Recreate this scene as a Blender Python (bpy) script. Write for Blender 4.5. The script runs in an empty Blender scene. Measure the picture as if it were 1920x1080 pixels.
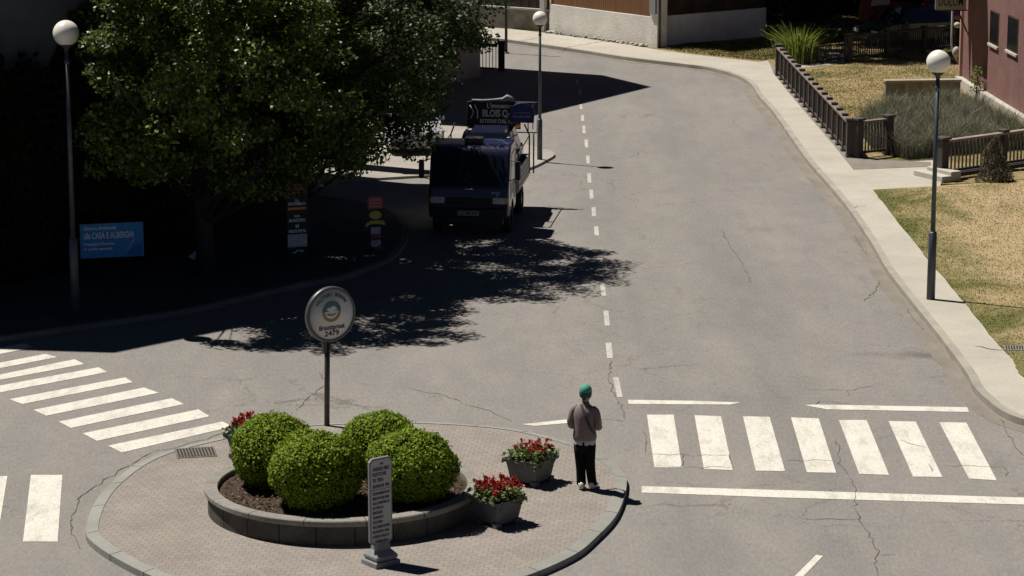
import bpy, bmesh, math, random
import numpy as np
from mathutils import Vector, Matrix
C = bpy.context.scene
COL = C.collection
R = math.radians
random.seed(7)
RNG = np.random.default_rng(11)

# ------------------------------------------------------------------ camera
H, PITCH, F = 12.0, R(11.75), 5000.0
cd = bpy.data.cameras.new("camera"); cam = bpy.data.objects.new("camera", cd); COL.objects.link(cam)
cam.location = (0, 0, H); cam.rotation_euler = (R(90) - PITCH, 0, 0)
cd.sensor_width = 36; cd.lens = F / 1920 * 36; cd.clip_end = 3000; cd.clip_start = 0.5
C.camera = cam
# ------------------------------------------------------------------ light
SUN = Vector((.45, -.25, -1)).normalized()          # the way the light travels
SL = Vector((.45, -.25))                            # shadow shift per metre of height
w = bpy.data.worlds.new("World"); C.world = w; w.use_nodes = True
nt = w.node_tree; sky = nt.nodes.new("ShaderNodeTexSky"); sky.sky_type = 'NISHITA'
sky.sun_disc = False; sky.sun_elevation = math.asin(-SUN.z); sky.sun_rotation = math.atan2(-SUN.x, -SUN.y)
sky.altitude = 1800; sky.air_density = .2; sky.dust_density = 0; sky.ozone_density = 1.0
bg = nt.nodes["Background"]; nt.links.new(sky.outputs[0], bg.inputs[0]); bg.inputs[1].default_value = .05
sd = bpy.data.lights.new("sun", 'SUN'); so = bpy.data.objects.new("sun", sd); COL.objects.link(so)
sd.energy = 5.0; sd.angle = R(.5); sd.color = (1, .945, .86)
so.rotation_euler = SUN.to_track_quat('-Z', 'Y').to_euler(); so.location = (-30, 60, 60)
C.view_settings.view_transform = 'Standard'; C.view_settings.look = 'None'
C.view_settings.exposure = 0.35; C.view_settings.gamma = 1
C.render.engine = 'CYCLES'; C.cycles.max_bounces = 6; C.cycles.use_denoising = True
C.cycles.sample_clamp_indirect = 4

# ------------------------------------------------------------------ helpers
def at(px, py, z=0.0):
    u = (px - 960) / F; v = (540 - py) / F
    d = Vector((u, math.cos(PITCH) + v * math.sin(PITCH), -math.sin(PITCH) + v * math.cos(PITCH)))
    t = (z - H) / d.z
    return Vector((d.x * t, d.y * t, z))

def col(r, g, b):                                    # srgb 0-255 -> linear
    f = lambda c: (c / 255 / 12.92) if c <= 10 else ((c / 255 + .055) / 1.055) ** 2.4
    return (f(r), f(g), f(b), 1)

class NT:
    def __init__(s, name):
        s.m = bpy.data.materials.new(name); s.m.use_nodes = True
        s.t = s.m.node_tree; s.b = s.t.nodes["Principled BSDF"]; s.out = s.t.nodes["Material Output"]
        s.co = None
    def n(s, typ, **kw):
        x = s.t.nodes.new(typ)
        for k, v in kw.items(): setattr(x, k, v)
        return x
    def l(s, a, b): s.t.links.new(a, b)
    def obj(s):
        if s.co is None: s.co = s.n("ShaderNodeTexCoord").outputs["Object"]
        return s.co
    def noise(s, scale, detail=4, rough=.55, stretch=None, dist=0):
        x = s.n("ShaderNodeTexNoise"); x.inputs["Scale"].default_value = scale
        x.inputs["Detail"].default_value = detail; x.inputs["Roughness"].default_value = rough
        x.inputs["Distortion"].default_value = dist
        c = s.obj()
        if stretch:
            mp = s.n("ShaderNodeMapping"); mp.inputs["Scale"].default_value = stretch; s.l(c, mp.inputs[0]); c = mp.outputs[0]
        s.l(c, x.inputs["Vector"]); return x.outputs[0]
    def ramp(s, fac, stops):
        x = s.n("ShaderNodeValToRGB"); e = x.color_ramp.elements
        while len(e) < len(stops): e.new(.5)
        for i, (p, c) in enumerate(stops):
            e[i].position = p; e[i].color = c if len(c) == 4 else (*c, 1)
        s.l(fac, x.inputs[0]); return x.outputs[0]
    def mix(s, a, b, fac, mode='MIX'):
        x = s.n("ShaderNodeMix", data_type='RGBA', blend_type=mode)
        for sock, v in ((x.inputs[0], fac), (x.inputs[6], a), (x.inputs[7], b)):
            if isinstance(v, (int, float)): sock.default_value = v
            elif isinstance(v, tuple): sock.default_value = v if len(v) == 4 else (*v, 1)
            else: s.l(v, sock)
        return x.outputs[2]
    def bump(s, h, strength=.3, dist=.02):
        x = s.n("ShaderNodeBump"); x.inputs["Strength"].default_value = strength; x.inputs["Distance"].default_value = dist
        s.l(h, x.inputs["Height"]); s.l(x.outputs[0], s.b.inputs["Normal"])
    def base(s, c):
        if isinstance(c, tuple): s.b.inputs["Base Color"].default_value = c if len(c) == 4 else (*c, 1)
        else: s.l(c, s.b.inputs["Base Color"])
    def set(s, rough=.7, metal=0, spec=None, coat=0):
        s.b.inputs["Roughness"].default_value = rough; s.b.inputs["Metallic"].default_value = metal
        if spec is not None: s.b.inputs["Specular IOR Level"].default_value = spec
        s.b.inputs["Coat Weight"].default_value = coat
        return s.m

def sc(c, k): return (min(1, c[0] * k), min(1, c[1] * k), min(1, c[2] * k), 1)
def mat(name, c, rough=.7, var=.2, scale=6, metal=0, bump=0, bscale=40, spec=None, coat=0, stretch=None):
    k = NT(name); c = c if len(c) == 4 else (*c, 1)
    k.base(k.ramp(k.noise(scale, 5, .6, stretch), [(.3, sc(c, 1 - var)), (.7, sc(c, 1 + var))]))
    if bump: k.bump(k.noise(bscale, 4), bump)
    return k.set(rough, metal, spec, coat)

MT = {}
def edge_dry(k):
    """dry patches away from the watered strip along the pavement (x about 9.7 m)"""
    sx = k.n("ShaderNodeSeparateXYZ"); k.l(k.obj(), sx.inputs[0])
    mr = k.n("ShaderNodeMapRange"); mr.inputs[1].default_value = 9.6; mr.inputs[2].default_value = 11.6; mr.inputs[3].default_value = -.13; mr.inputs[4].default_value = .14; k.l(sx.outputs[0], mr.inputs[0])
    ad = k.n("ShaderNodeMath", operation='ADD'); k.l(mr.outputs[0], ad.inputs[0]); k.l(k.noise(.6, 6, .65, (1, .6, 1), .8), ad.inputs[1]); return ad.outputs[0]
def ground_mats():
    # asphalt: patchy warm/cool, grain, worn
    k = NT("asphalt")
    big = k.noise(.3, 5, .6, (1, .45, 1), .6); mid = k.noise(2.0, 6, .65, (1, .32, 1)); grain = k.noise(22, 4, .85, (1, .25, 1)); streak = k.noise(.9, 4, .6, (1, .12, 1))
    c = k.ramp(big, [(.3, (.188, .178, .166)), (.52, (.208, .196, .181)), (.75, (.228, .213, .196))])
    c = k.mix(c, k.ramp(mid, [(.3, (.84, .86, .90)), (.7, (1.12, 1.10, 1.07))]), .6, 'MULTIPLY')
    c = k.mix(c, k.ramp(streak, [(.3, (.90, .91, .94)), (.7, (1.07, 1.06, 1.04))]), .6, 'MULTIPLY')
    c = k.mix(c, k.ramp(grain, [(.3, (.62, .62, .64)), (.7, (1.3, 1.29, 1.27))]), .62, 'MULTIPLY')
    vo = k.n("ShaderNodeTexVoronoi", feature='DISTANCE_TO_EDGE'); vo.inputs["Scale"].default_value = .42
    nz = k.n("ShaderNodeTexNoise"); nz.inputs["Scale"].default_value = 1.6; nz.inputs["Detail"].default_value = 7; nz.inputs["Roughness"].default_value = .7; k.l(k.obj(), nz.inputs["Vector"])
    va_ = k.n("ShaderNodeVectorMath", operation='MULTIPLY_ADD'); va_.inputs[1].default_value = (1.3, 1.3, 0); k.l(nz.outputs[1], va_.inputs[0]); k.l(k.obj(), va_.inputs[2]); k.l(va_.outputs[0], vo.inputs["Vector"])
    hair = k.ramp(vo.outputs[0], [(.002, (.62, .60, .58)), (.009, (1, 1, 1))]); mask = k.ramp(k.noise(.28, 3, .5), [(.48, (0, 0, 0)), (.62, (1, 1, 1))])
    c = k.mix(c, k.mix(c, hair, 1.0, 'MULTIPLY'), mask)
    sx = k.n("ShaderNodeSeparateXYZ"); k.l(k.obj(), sx.inputs[0]); wa = k.n("ShaderNodeMath", operation='MULTIPLY_ADD'); wa.inputs[1].default_value = 1.6; k.l(k.noise(.12, 3, .5), wa.inputs[0]); k.l(sx.outputs[0], wa.inputs[2])
    mr = k.n("ShaderNodeMapRange"); mr.inputs[1].default_value = .8; mr.inputs[2].default_value = 10.8; k.l(wa.outputs[0], mr.inputs[0])
    trk = k.ramp(mr.outputs[0], [(0, (1, 1, 1)), (.16, (1.02, 1.02, 1.02)), (.27, (.94, .945, .955)), (.38, (1.03, 1.03, 1.02)), (.50, (.94, .945, .955)), (.62, (1.03, 1.025, 1.02)), (.82, (1.0, 1.0, 1.0)), (.93, (1.06, 1.05, 1.03))]); c = k.mix(c, trk, 1.0, 'MULTIPLY')
    stain = k.ramp(k.noise(.8, 6, .7, (1, .28, 1), .8), [(.60, (1, 1, 1)), (.72, (.80, .81, .83))]); c = k.mix(c, stain, 1.0, 'MULTIPLY')
    k.base(c); k.bump(grain, .35, .01); MT['asphalt'] = k.set(.92, spec=.25)
    # pale worn paving
    k = NT("pale_concrete")
    c = k.ramp(k.noise(.6, 6, .65), [(.3, (.34, .315, .27)), (.7, (.43, .40, .345))])
    c = k.mix(c, k.ramp(k.noise(22, 3, .8), [(.3, (.78, .78, .78)), (.7, (1.15, 1.15, 1.14))]), .6, 'MULTIPLY')
    k.base(c); k.bump(k.noise(30, 3), .2, .01); MT['concrete'] = k.set(.9, spec=.25)
    k = NT("kerb_stone")
    c = k.ramp(k.noise(1.3, 6, .7), [(.3, (.24, .225, .195)), (.7, (.36, .335, .285))])
    c = k.mix(c, k.ramp(k.noise(30, 3, .8), [(.3, (.75, .75, .75)), (.7, (1.15, 1.15, 1.15))]), .6, 'MULTIPLY')
    k.base(c); MT['kerb'] = k.set(.9, spec=.25)
    k = NT("island_kerb_stone")
    c = k.ramp(k.noise(1.0, 6, .7), [(.3, (.20, .203, .186)), (.7, (.28, .28, .256))])
    c = k.mix(c, k.ramp(k.noise(35, 3, .8), [(.3, (.7, .7, .7)), (.7, (1.2, 1.2, 1.2))]), .6, 'MULTIPLY')
    k.base(c); MT['ikerb'] = k.set(.9, spec=.25)
    k = NT("gutter_grit")
    c = k.ramp(k.noise(1.8, 7, .7, (1, .4, 1)), [(.3, (.165, .145, .122)), (.55, (.21, .19, .165)), (.75, (.25, .23, .205))])
    c = k.mix(c, k.ramp(k.noise(30, 3, .8), [(.3, (.65, .65, .65)), (.7, (1.2, 1.2, 1.2))]), .6, 'MULTIPLY')
    k.base(c); MT['gutter'] = k.set(.95, spec=.2)
    k = NT("yard_asphalt")
    c = k.ramp(k.noise(.7, 6, .65), [(.3, (.26, .24, .215)), (.7, (.34, .315, .28))])
    c = k.mix(c, k.ramp(k.noise(24, 3, .8), [(.3, (.65, .65, .65)), (.7, (1.2, 1.2, 1.2))]), .6, 'MULTIPLY')
    k.base(c); MT['yard'] = k.set(.95, spec=.2)
    # block pavers, interlocking: wavy courses
    k = NT("block_paving")
    mp = k.n("ShaderNodeMapping"); mp.inputs["Rotation"].default_value = (0, 0, R(4)); k.l(k.obj(), mp.inputs[0])
    wv = k.n("ShaderNodeVectorMath", operation='SINE'); ms = k.n("ShaderNodeVectorMath", operation='SCALE'); ms.inputs[3].default_value = 2 * math.pi / .15
    k.l(mp.outputs[0], ms.inputs[0]); k.l(ms.outputs[0], wv.inputs[0])
    sp = k.n("ShaderNodeSeparateXYZ"); k.l(wv.outputs[0], sp.inputs[0])
    cb = k.n("ShaderNodeCombineXYZ"); mm = k.n("ShaderNodeMath", operation='MULTIPLY'); mm.inputs[1].default_value = .02
    k.l(sp.outputs[0], mm.inputs[0]); k.l(mm.outputs[0], cb.inputs[1])
    ad = k.n("ShaderNodeVectorMath", operation='ADD'); k.l(mp.outputs[0], ad.inputs[0]); k.l(cb.outputs[0], ad.inputs[1])
    br = k.n("ShaderNodeTexBrick"); k.l(ad.outputs[0], br.inputs["Vector"])
    br.inputs["Color1"].default_value = (.262, .234, .212, 1); br.inputs["Color2"].default_value = (.23, .204, .185, 1)
    br.inputs["Mortar"].default_value = (.18, .157, .14, 1); br.inputs["Scale"].default_value = 1
    br.inputs["Brick Width"].default_value = .15; br.inputs["Row Height"].default_value = .13; br.inputs["Mortar Size"].default_value = .010
    br.inputs["Mortar Smooth"].default_value = .5
    c = k.mix(br.outputs[0], k.ramp(k.noise(1.1, 6, .7), [(.3, (.8, .8, .8)), (.7, (1.12, 1.12, 1.1))]), .7, 'MULTIPLY')
    c = k.mix(c, k.ramp(k.noise(40, 3, .8), [(.3, (.7, .7, .7)), (.7, (1.2, 1.2, 1.2))]), .55, 'MULTIPLY')
    k.base(c); MT['paver'] = k.set(.92, spec=.25)
    # worn paint
    k = NT("road_paint")
    c = k.ramp(k.noise(3.5, 7, .7, (1, .3, 1)), [(.28, (.40, .375, .33)), (.5, (.56, .54, .485)), (.75, (.62, .60, .545))])
    c = k.mix(c, k.ramp(k.noise(30, 4, .85, (1, .3, 1)), [(.36, (.62, .61, .6)), (.55, (1.05, 1.05, 1.05))]), .55, 'MULTIPLY')
    c = k.mix((.23, .21, .19, 1), c, k.ramp(k.noise(1.6, 8, .78, (1, .35, 1), 1.0), [(.30, (.35,) * 3), (.40, (1, 1, 1))]))
    k.base(c); MT['paint'] = k.set(.85, spec=.3)
    k = NT("lawn_grass")
    dry = edge_dry(k); fine = k.noise(9, 5, .75, (1, .3, 1))
    c = k.ramp(dry, [(.34, (.105, .108, .036)), (.5, (.235, .195, .098)), (.64, (.345, .268, .16))])
    c = k.mix(c, k.ramp(fine, [(.3, (.72, .72, .68)), (.7, (1.18, 1.16, 1.14))]), .8, 'MULTIPLY')
    k.base(c); k.bump(fine, .4, .03); MT['lawn'] = k.set(1, spec=.1)
    k = NT("garden_lawn")
    fine = k.noise(8, 5, .75, (1, .3, 1)); dry = k.noise(.5, 5, .6, None, .8)
    c = k.ramp(dry, [(.34, (.10, .105, .034)), (.48, (.21, .168, .08)), (.62, (.265, .205, .112))])
    c = k.mix(c, k.ramp(fine, [(.3, (.5, .5, .45)), (.7, (1.35, 1.32, 1.28))]), .8, 'MULTIPLY')
    k.base(c); MT['lawn2'] = k.set(1, spec=.1)
    k = NT("crack"); k.base(k.ramp(k.noise(3, 4), [(.3, (.085, .077, .069)), (.7, (.16, .146, .13))])); MT['crack'] = k.set(1, spec=.1)
    MT['soil'] = mat("bark_mulch", (.055, .038, .027), .95, .6, 26, bump=.8, bscale=30, spec=.15)
    MT['dirt'] = mat("dirt", (.06, .052, .04), .95, .4, 1.5, spec=.1)
ground_mats()
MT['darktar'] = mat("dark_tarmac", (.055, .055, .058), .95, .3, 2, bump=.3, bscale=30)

def tag(o, label=None, cat=None, group=None, kind=None):
    if label: o['label'] = label
    if cat: o['category'] = cat
    if group: o['group'] = group
    if kind: o['kind'] = kind
    return o
def thing(name, label, cat, loc=(0, 0, 0), rz=0, group=None):
    o = bpy.data.objects.new(name, None); COL.objects.link(o); o.location = loc; o.rotation_euler = (0, 0, rz)
    o.empty_display_size = .2
    return tag(o, label, cat, group)
def link_mesh(name, me, m, parent=None, smooth=False):
    o = bpy.data.objects.new(name, me); COL.objects.link(o)
    if parent: o.parent = parent
    for x in (m if isinstance(m, list) else [m]): me.materials.append(x)
    if smooth:
        for p in me.polygons: p.use_smooth = True
    return o
def raw(name, verts, faces, m, parent=None, smooth=False):
    me = bpy.data.meshes.new(name); me.from_pydata([tuple(v) for v in verts], [], faces); me.update()
    return link_mesh(name, me, m, parent, smooth)
def quads(name, V, m, parent=None, mi=None):          # V: (n,4,3) float array, fast
    n = len(V); me = bpy.data.meshes.new(name)
    me.vertices.add(n * 4); me.vertices.foreach_set("co", np.ascontiguousarray(V, dtype=np.float32).ravel())
    me.loops.add(n * 4); me.loops.foreach_set("vertex_index", np.arange(n * 4, dtype=np.int32))
    me.polygons.add(n); me.polygons.foreach_set("loop_start", np.arange(0, n * 4, 4, dtype=np.int32))
    me.polygons.foreach_set("loop_total", np.full(n, 4, dtype=np.int32))
    me.update(calc_edges=True)
    return link_mesh(name, me, m, parent)

from mathutils.geometry import delaunay_2d_cdt
def fill(bm, poly, z):
    """triangulated face of an outline, safe with slightly crossing edges"""
    n = len(poly); vs, _, fs, *_r = delaunay_2d_cdt([Vector((p[0], p[1])) for p in poly], [(i, (i + 1) % n) for i in range(n)], [], 1, 1e-4)
    V = [bm.verts.new((v.x, v.y, z)) for v in vs]
    out = []
    for f in fs:
        a, b, c = (vs[i] for i in f[:3])
        q = [V[i] for i in f]
        if (b.x - a.x) * (c.y - a.y) - (b.y - a.y) * (c.x - a.x) < 0: q.reverse()
        out.append(bm.faces.new(q))
    return out
class MB:
    """collects shapes into one mesh"""
    def __init__(s): s.b = bmesh.new()
    def box(s, c, size, rz=0, bev=0, rx=0, ry=0):
        r = bmesh.ops.create_cube(s.b, size=1); vs = r['verts']
        M = Matrix.Translation(c) @ Matrix.Rotation(rz, 4, 'Z') @ Matrix.Rotation(ry, 4, 'Y') @ Matrix.Rotation(rx, 4, 'X') @ Matrix.Diagonal((*size, 1))
        bmesh.ops.transform(s.b, matrix=M, verts=vs)
        if bev:
            es = list({e for v in vs for e in v.link_edges})
            bmesh.ops.bevel(s.b, geom=es, offset=bev, segments=2, affect='EDGES', profile=.5)
        return s
    def tube(s, pts, r, seg=8, cap=True):
        pts = [Vector(p) for p in pts]; n = len(pts)
        rs = r if isinstance(r, (list, tuple)) else [r] * n
        rings = []; up = None
        for i, p in enumerate(pts):
            d = (pts[min(i + 1, n - 1)] - pts[max(i - 1, 0)]).normalized()
            if up is None: up = Vector((0, 0, 1)) if abs(d.z) < .9 else Vector((0, 1, 0))
            a = d.cross(up).normalized(); b = a.cross(d).normalized(); up = b
            rings.append([s.b.verts.new(p + rs[i] * (math.cos(2 * math.pi * k / seg) * a + math.sin(2 * math.pi * k / seg) * b)) for k in range(seg)])
        for i in range(n - 1):
            for k in range(seg):
                s.b.faces.new((rings[i][k], rings[i][(k + 1) % seg], rings[i + 1][(k + 1) % seg], rings[i + 1][k])).smooth = True
        if cap:
            s.b.faces.new(rings[0][::-1]); s.b.faces.new(rings[-1])
        return s
    def lathe(s, prof, seg=24, c=(0, 0, 0), smooth=True, M=None):     # prof: (r,z)
        rings = []; c = Vector(c); new = []
        for r, z in prof:
            if r < 1e-5: v = [s.b.verts.new(c + Vector((0, 0, z)))]
            else: v = [s.b.verts.new(c + Vector((r * math.cos(2 * math.pi * k / seg), r * math.sin(2 * math.pi * k / seg), z))) for k in range(seg)]
            rings.append(v); new += v
        for a, b in zip(rings, rings[1:]):
            for k in range(seg):
                j = (k + 1) % seg
                if len(a) == 1 and len(b) == 1: continue
                f = (a[0], b[j], b[k]) if len(a) == 1 else ((a[k], a[j], b[0]) if len(b) == 1 else (a[k], a[j], b[j], b[k]))
                s.b.faces.new(f).smooth = smooth
        if M: bmesh.ops.transform(s.b, matrix=M, verts=new)
        return s
    def prism(s, poly, z0, z1, bottom=True):                # poly: list of (x,y)
        lo = [s.b.verts.new((p[0], p[1], z0)) for p in poly]; hi = [s.b.verts.new((p[0], p[1], z1)) for p in poly]; n = len(poly)
        for i in range(n): s.b.faces.new((lo[i], lo[(i + 1) % n], hi[(i + 1) % n], hi[i]))
        f = [s.b.faces.new(hi)]
        if bottom: f.append(s.b.faces.new(lo[::-1]))
        bmesh.ops.triangulate(s.b, faces=f, ngon_method='EAR_CLIP')
        return s
    def extrude(s, poly, axis, a, b, bev=0):                # poly in the other two axes, closed profile
        def P(u, v, t): return {'x': (t, u, v), 'y': (u, t, v), 'z': (u, v, t)}[axis]
        A = [s.b.verts.new(P(u, v, a)) for u, v in poly]; B = [s.b.verts.new(P(u, v, b)) for u, v in poly]; n = len(poly)
        fs = [s.b.faces.new((A[i], A[(i + 1) % n], B[(i + 1) % n], B[i])) for i in range(n)]
        fs += [s.b.faces.new(A[::-1]), s.b.faces.new(B)]
        if bev:
            es = list({e for f in fs for e in f.edges})
            bmesh.ops.bevel(s.b, geom=es, offset=bev, segments=3, affect='EDGES', profile=.5)
        return s
    def ball(s, c, r, seg=24, rings=14):
        if not isinstance(r, (tuple, list)): r = (r, r, r)
        x = bmesh.ops.create_uvsphere(s.b, u_segments=seg, v_segments=rings, radius=1)
        bmesh.ops.transform(s.b, matrix=Matrix.Translation(c) @ Matrix.Diagonal((*r, 1)), verts=x['verts'])
        for f in {f for v in x['verts'] for f in v.link_faces}: f.smooth = True
        return s
    def face(s, pts): s.b.faces.new([s.b.verts.new(p) for p in pts]); return s
    def add_mesh(s, me, M):
        k = len(s.b.verts); s.b.from_mesh(me); s.b.verts.ensure_lookup_table()
        bmesh.ops.transform(s.b, matrix=M, verts=s.b.verts[k:]); return s
    def build(s, name, m, parent=None, smooth=False):
        bmesh.ops.recalc_face_normals(s.b, faces=s.b.faces[:])
        me = bpy.data.meshes.new(name); s.b.to_mesh(me); s.b.free()
        return link_mesh(name, me, m, parent, smooth)

def text_into(mb, s, M, height, width=None, depth=.004, align='CENTER', bold=0):
    """lettering standing on the local XY plane, then moved by M"""
    cu = bpy.data.curves.new("lettering", 'FONT'); cu.body = s; cu.size = 1; cu.align_x = align; cu.align_y = 'CENTER'
    cu.extrude = .01; cu.offset = bold; cu.resolution_u = 3
    o = bpy.data.objects.new("lettering", cu); COL.objects.link(o)
    dg = bpy.context.evaluated_depsgraph_get(); me = bpy.data.meshes.new_from_object(o.evaluated_get(dg))
    n = len(me.vertices); co = np.empty(n * 3, dtype=np.float32); me.vertices.foreach_get("co", co); co = co.reshape(-1, 3)
    w0 = co[:, 0].max() - co[:, 0].min() if n else 1
    k = height / .72; kx = k if width is None else width / w0
    mb.add_mesh(me, M @ Matrix.Diagonal((kx, k, depth / .02, 1)))
    bpy.data.objects.remove(o); bpy.data.meshes.remove(me); bpy.data.curves.remove(cu)

def copy_tree(o, parent=None):
    c = o.copy(); COL.objects.link(c); c.parent = parent
    for ch in [x for x in COL.objects if x.parent == o]: copy_tree(ch, c)
    return c
def cat_rom(pts, n=6, closed=False):
    pts = [Vector(p) for p in pts]; out = []; m = len(pts)
    rng = range(m if closed else m - 1)
    for i in rng:
        if closed: p0, p1, p2, p3 = pts[(i - 1) % m], pts[i], pts[(i + 1) % m], pts[(i + 2) % m]
        else: p0, p1, p2, p3 = pts[max(i - 1, 0)], pts[i], pts[i + 1], pts[min(i + 2, m - 1)]
        for k in range(n):
            t = k / n
            out.append(.5 * ((2 * p1) + (p2 - p0) * t + (2 * p0 - 5 * p1 + 4 * p2 - p3) * t * t + (3 * p1 - p0 - 3 * p2 + p3) * t ** 3))
    if not closed: out.append(pts[-1])
    return out
def px_line(pts, z, n=6, closed=False): return cat_rom([at(x, y, z) for x, y in pts], n, closed)
def offset(line, d):
    out = []
    for i, p in enumerate(line):
        t = (line[min(i + 1, len(line) - 1)] - line[max(i - 1, 0)]); t.z = 0; t.normalize()
        out.append(p + Vector((-t.y, t.x, 0)) * d)
    return out
def sheet(name, poly, z, m, kind='structure', parent=None):
    mb = MB(); fill(mb.b, poly, z)
    me = bpy.data.meshes.new(name); mb.b.to_mesh(me); mb.b.free(); o = link_mesh(name, me, m, parent)
    if kind: o['kind'] = kind
    return o
def slab(name, poly, z0, z1, m):
    mb = MB(); fill(mb.b, poly, z1); n = len(poly)
    lo = [mb.b.verts.new((p[0], p[1], z0)) for p in poly]; hi = [mb.b.verts.new((p[0], p[1], z1)) for p in poly]
    for i in range(n): mb.b.faces.new((lo[i], lo[(i + 1) % n], hi[(i + 1) % n], hi[i]))
    me = bpy.data.meshes.new(name); mb.b.to_mesh(me); mb.b.free(); o = link_mesh(name, me, m); o['kind'] = 'structure'; return o
def band(name, A, B, z0, z1, m, kind='structure'):           # strip with a front (A side) and back face
    mb = MB(); n = len(A); b = mb.b
    a0 = [b.verts.new((p.x, p.y, z0)) for p in A]; a1 = [b.verts.new((p.x, p.y, z1)) for p in A]
    c1 = [b.verts.new((p.x, p.y, z1)) for p in B]; c0 = [b.verts.new((p.x, p.y, z0)) for p in B]
    for i in range(n - 1):
        for u, v in ((a0, a1), (a1, c1), (c1, c0)): b.faces.new((u[i], u[i + 1], v[i + 1], v[i]))
    o = mb.build(name, m)
    if kind: o['kind'] = kind
    return o

# ------------------------------------------------------------------ ground
sheet("ground", [(-600, -200), (600, -200), (600, 1500), (-600, 1500)], -.06, MT['dirt'])
sheet("road", [(-60, 15), (60, 15), (60, 118), (-60, 118)], 0, MT['asphalt'])
KERB = px_line([(640, 42), (760, 58), (860, 70), (923, 77), (973, 83), (1090, 100), (1173, 113), (1280, 126), (1330, 133), (1380, 147), (1407, 163), (1423, 187),
                (1447, 213), (1480, 260), (1513, 307), (1557, 358), (1593, 403), (1633, 463), (1663, 515), (1713, 580), (1763, 643),
                (1810, 707), (1827, 738), (1853, 763), (1880, 783), (1925, 800), (2010, 815), (2200, 830)], 0)
K2 = offset(KERB, .17)
band("kerb", KERB, K2, -.02, .125, MT['kerb'])
def wob(line, a, s=0):
    rr = random.Random(s); return [p + Vector((rr.uniform(-a, a), rr.uniform(-a, a), 0)) for p in line]
G1 = offset(KERB, -.02); G2 = wob(offset(KERB, -.34), .02, 3)
mbg = MB(); va = [mbg.b.verts.new((p.x, p.y, .004)) for p in G1]; vb = [mbg.b.verts.new((p.x, p.y, .004)) for p in G2]
for i in range(len(va) - 1): mbg.b.faces.new((va[i], va[i + 1], vb[i + 1], vb[i]))
mbg.build("gutter", MT['gutter'])['kind'] = 'structure'
LAWN_EDGE = [(1637, 357), (1667, 395), (1727, 470), (1757, 507), (1800, 557), (1847, 617), (1897, 673), (1917, 705), (1990, 745), (2200, 770)]
back = [(1660, 357), (1762, 350), (1768, 335), (1758, 300), (1700, 303), (1600, 306), (1592, 300), (1575, 278), (1540, 235), (1500, 190), (1455, 140), (1440, 114), (1423, 116),
        (1280, 100), (1227, 92), (1140, 78), (1033, 63), (923, 50), (860, 44), (760, 32), (640, 18)]
inner = wob(px_line(LAWN_EDGE, .12, 6), .02, 5)
poly = [p for p in K2] + [p for p in reversed(inner)] + [at(x, y, .12) for x, y in back]
slab("sidewalk", poly, -.02, .12, MT['concrete'])
lawn_px = [(1750, 349), (1920, 337), (2600, 300), (2600, 775)]
slab("front_lawn", [p for p in inner] + [at(x, y, .14) for x, y in reversed(lawn_px)], -.02, .14, MT['lawn'])
bl = [(640, 18), (760, 32), (860, 44), (923, 50), (1033, 63), (1140, 78), (1227, 92), (1280, 100), (1423, 116), (1440, 114), (1455, 140), (1500, 190), (1540, 235), (1575, 278), (1592, 300),
      (1700, 304), (1762, 301), (1766, 345), (1790, 345), (1920, 336), (2600, 299), (5200, -150), (-3000, -150), (-200, -20)]
slab("garden_ground", [at(x, y, .1) for x, y in bl], -.02, .10, MT['lawn2'])
# gravel strip along the fence foot and by the wall
sheet("gravel_strip", [at(x, y, .126) for x, y in [(1443, 118), (1457, 128), (1500, 182), (1545, 232), (1592, 290), (1660, 300), (1745, 304), (1745, 312), (1600, 318), (1560, 268), (1520, 222), (1480, 175), (1450, 137)]], .126, MT['gutter'])
# left pavement in the shade, yard beyond the van
LK = px_line([(-400, 716), (-200, 676), (0, 643), (133, 623), (267, 603), (367, 587), (467, 563), (567, 540), (640, 527), (690, 510), (740, 487), (763, 457), (765, 432), (750, 410), (715, 392), (600, 372), (400, 350), (-300, 345)], 0)
LK2 = offset(LK, .16)
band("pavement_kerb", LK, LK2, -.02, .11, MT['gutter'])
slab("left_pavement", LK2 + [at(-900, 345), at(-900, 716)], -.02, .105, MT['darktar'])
Y = px_line([(1040, 294), (1027, 303), (993, 319), (940, 329), (800, 333), (560, 345), (300, 338), (100, 300), (300, 235), (700, 222), (840, 232), (900, 248), (960, 268), (1015, 282), (1034, 287)], 0, 6, True)
sheet("yard_paving", Y, .07, MT['yard'])
mb = MB(); n = len(Y); lo = [mb.b.verts.new((p.x, p.y, -.01)) for p in Y]; hi = [mb.b.verts.new((p.x, p.y, .07)) for p in Y]
for i in range(n): mb.b.faces.new((lo[i], lo[(i + 1) % n], hi[(i + 1) % n], hi[i]))
mb.build("yard_kerb", MT['kerb'])['kind'] = 'structure'

# traffic island
IS = px_line([(163, 978), (197, 915), (283, 855), (427, 816), (540, 798), (660, 790), (780, 789), (880, 794), (973, 804), (1067, 827), (1123, 850), (1165, 880), (1175, 908),
              (1158, 960), (1120, 1003), (1073, 1040), (973, 1082), (850, 1112), (640, 1130), (420, 1112), (290, 1080), (177, 1018)], .12, 6, True)
def ring_offset(P, d):
    n = len(P); out = []
    for i in range(n):
        t = P[(i + 1) % n] - P[i - 1]; t.z = 0; t.normalize(); out.append(P[i] + Vector((-t.y, t.x, 0)) * d)
    return out
IN = ring_offset(IS, -.19)
if sum((p - at(660, 950, .12)).length for p in IN) > sum((p - at(660, 950, .12)).length for p in IS): IN = ring_offset(IS, .19)
mb = MB(); n = len(IS); vv = [[mb.b.verts.new((p.x, p.y, z)) for p in P] for P, z in ((IS, -.01), (IS, .105), (IN, .13), (IN, .05))]
for i in range(n):
    j = (i + 1) % n
    for a, b_ in zip(vv, vv[1:]): mb.b.faces.new((a[i], a[j], b_[j], b_[i]))
mb.build("island_kerb", MT['ikerb'])['kind'] = 'structure'
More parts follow.
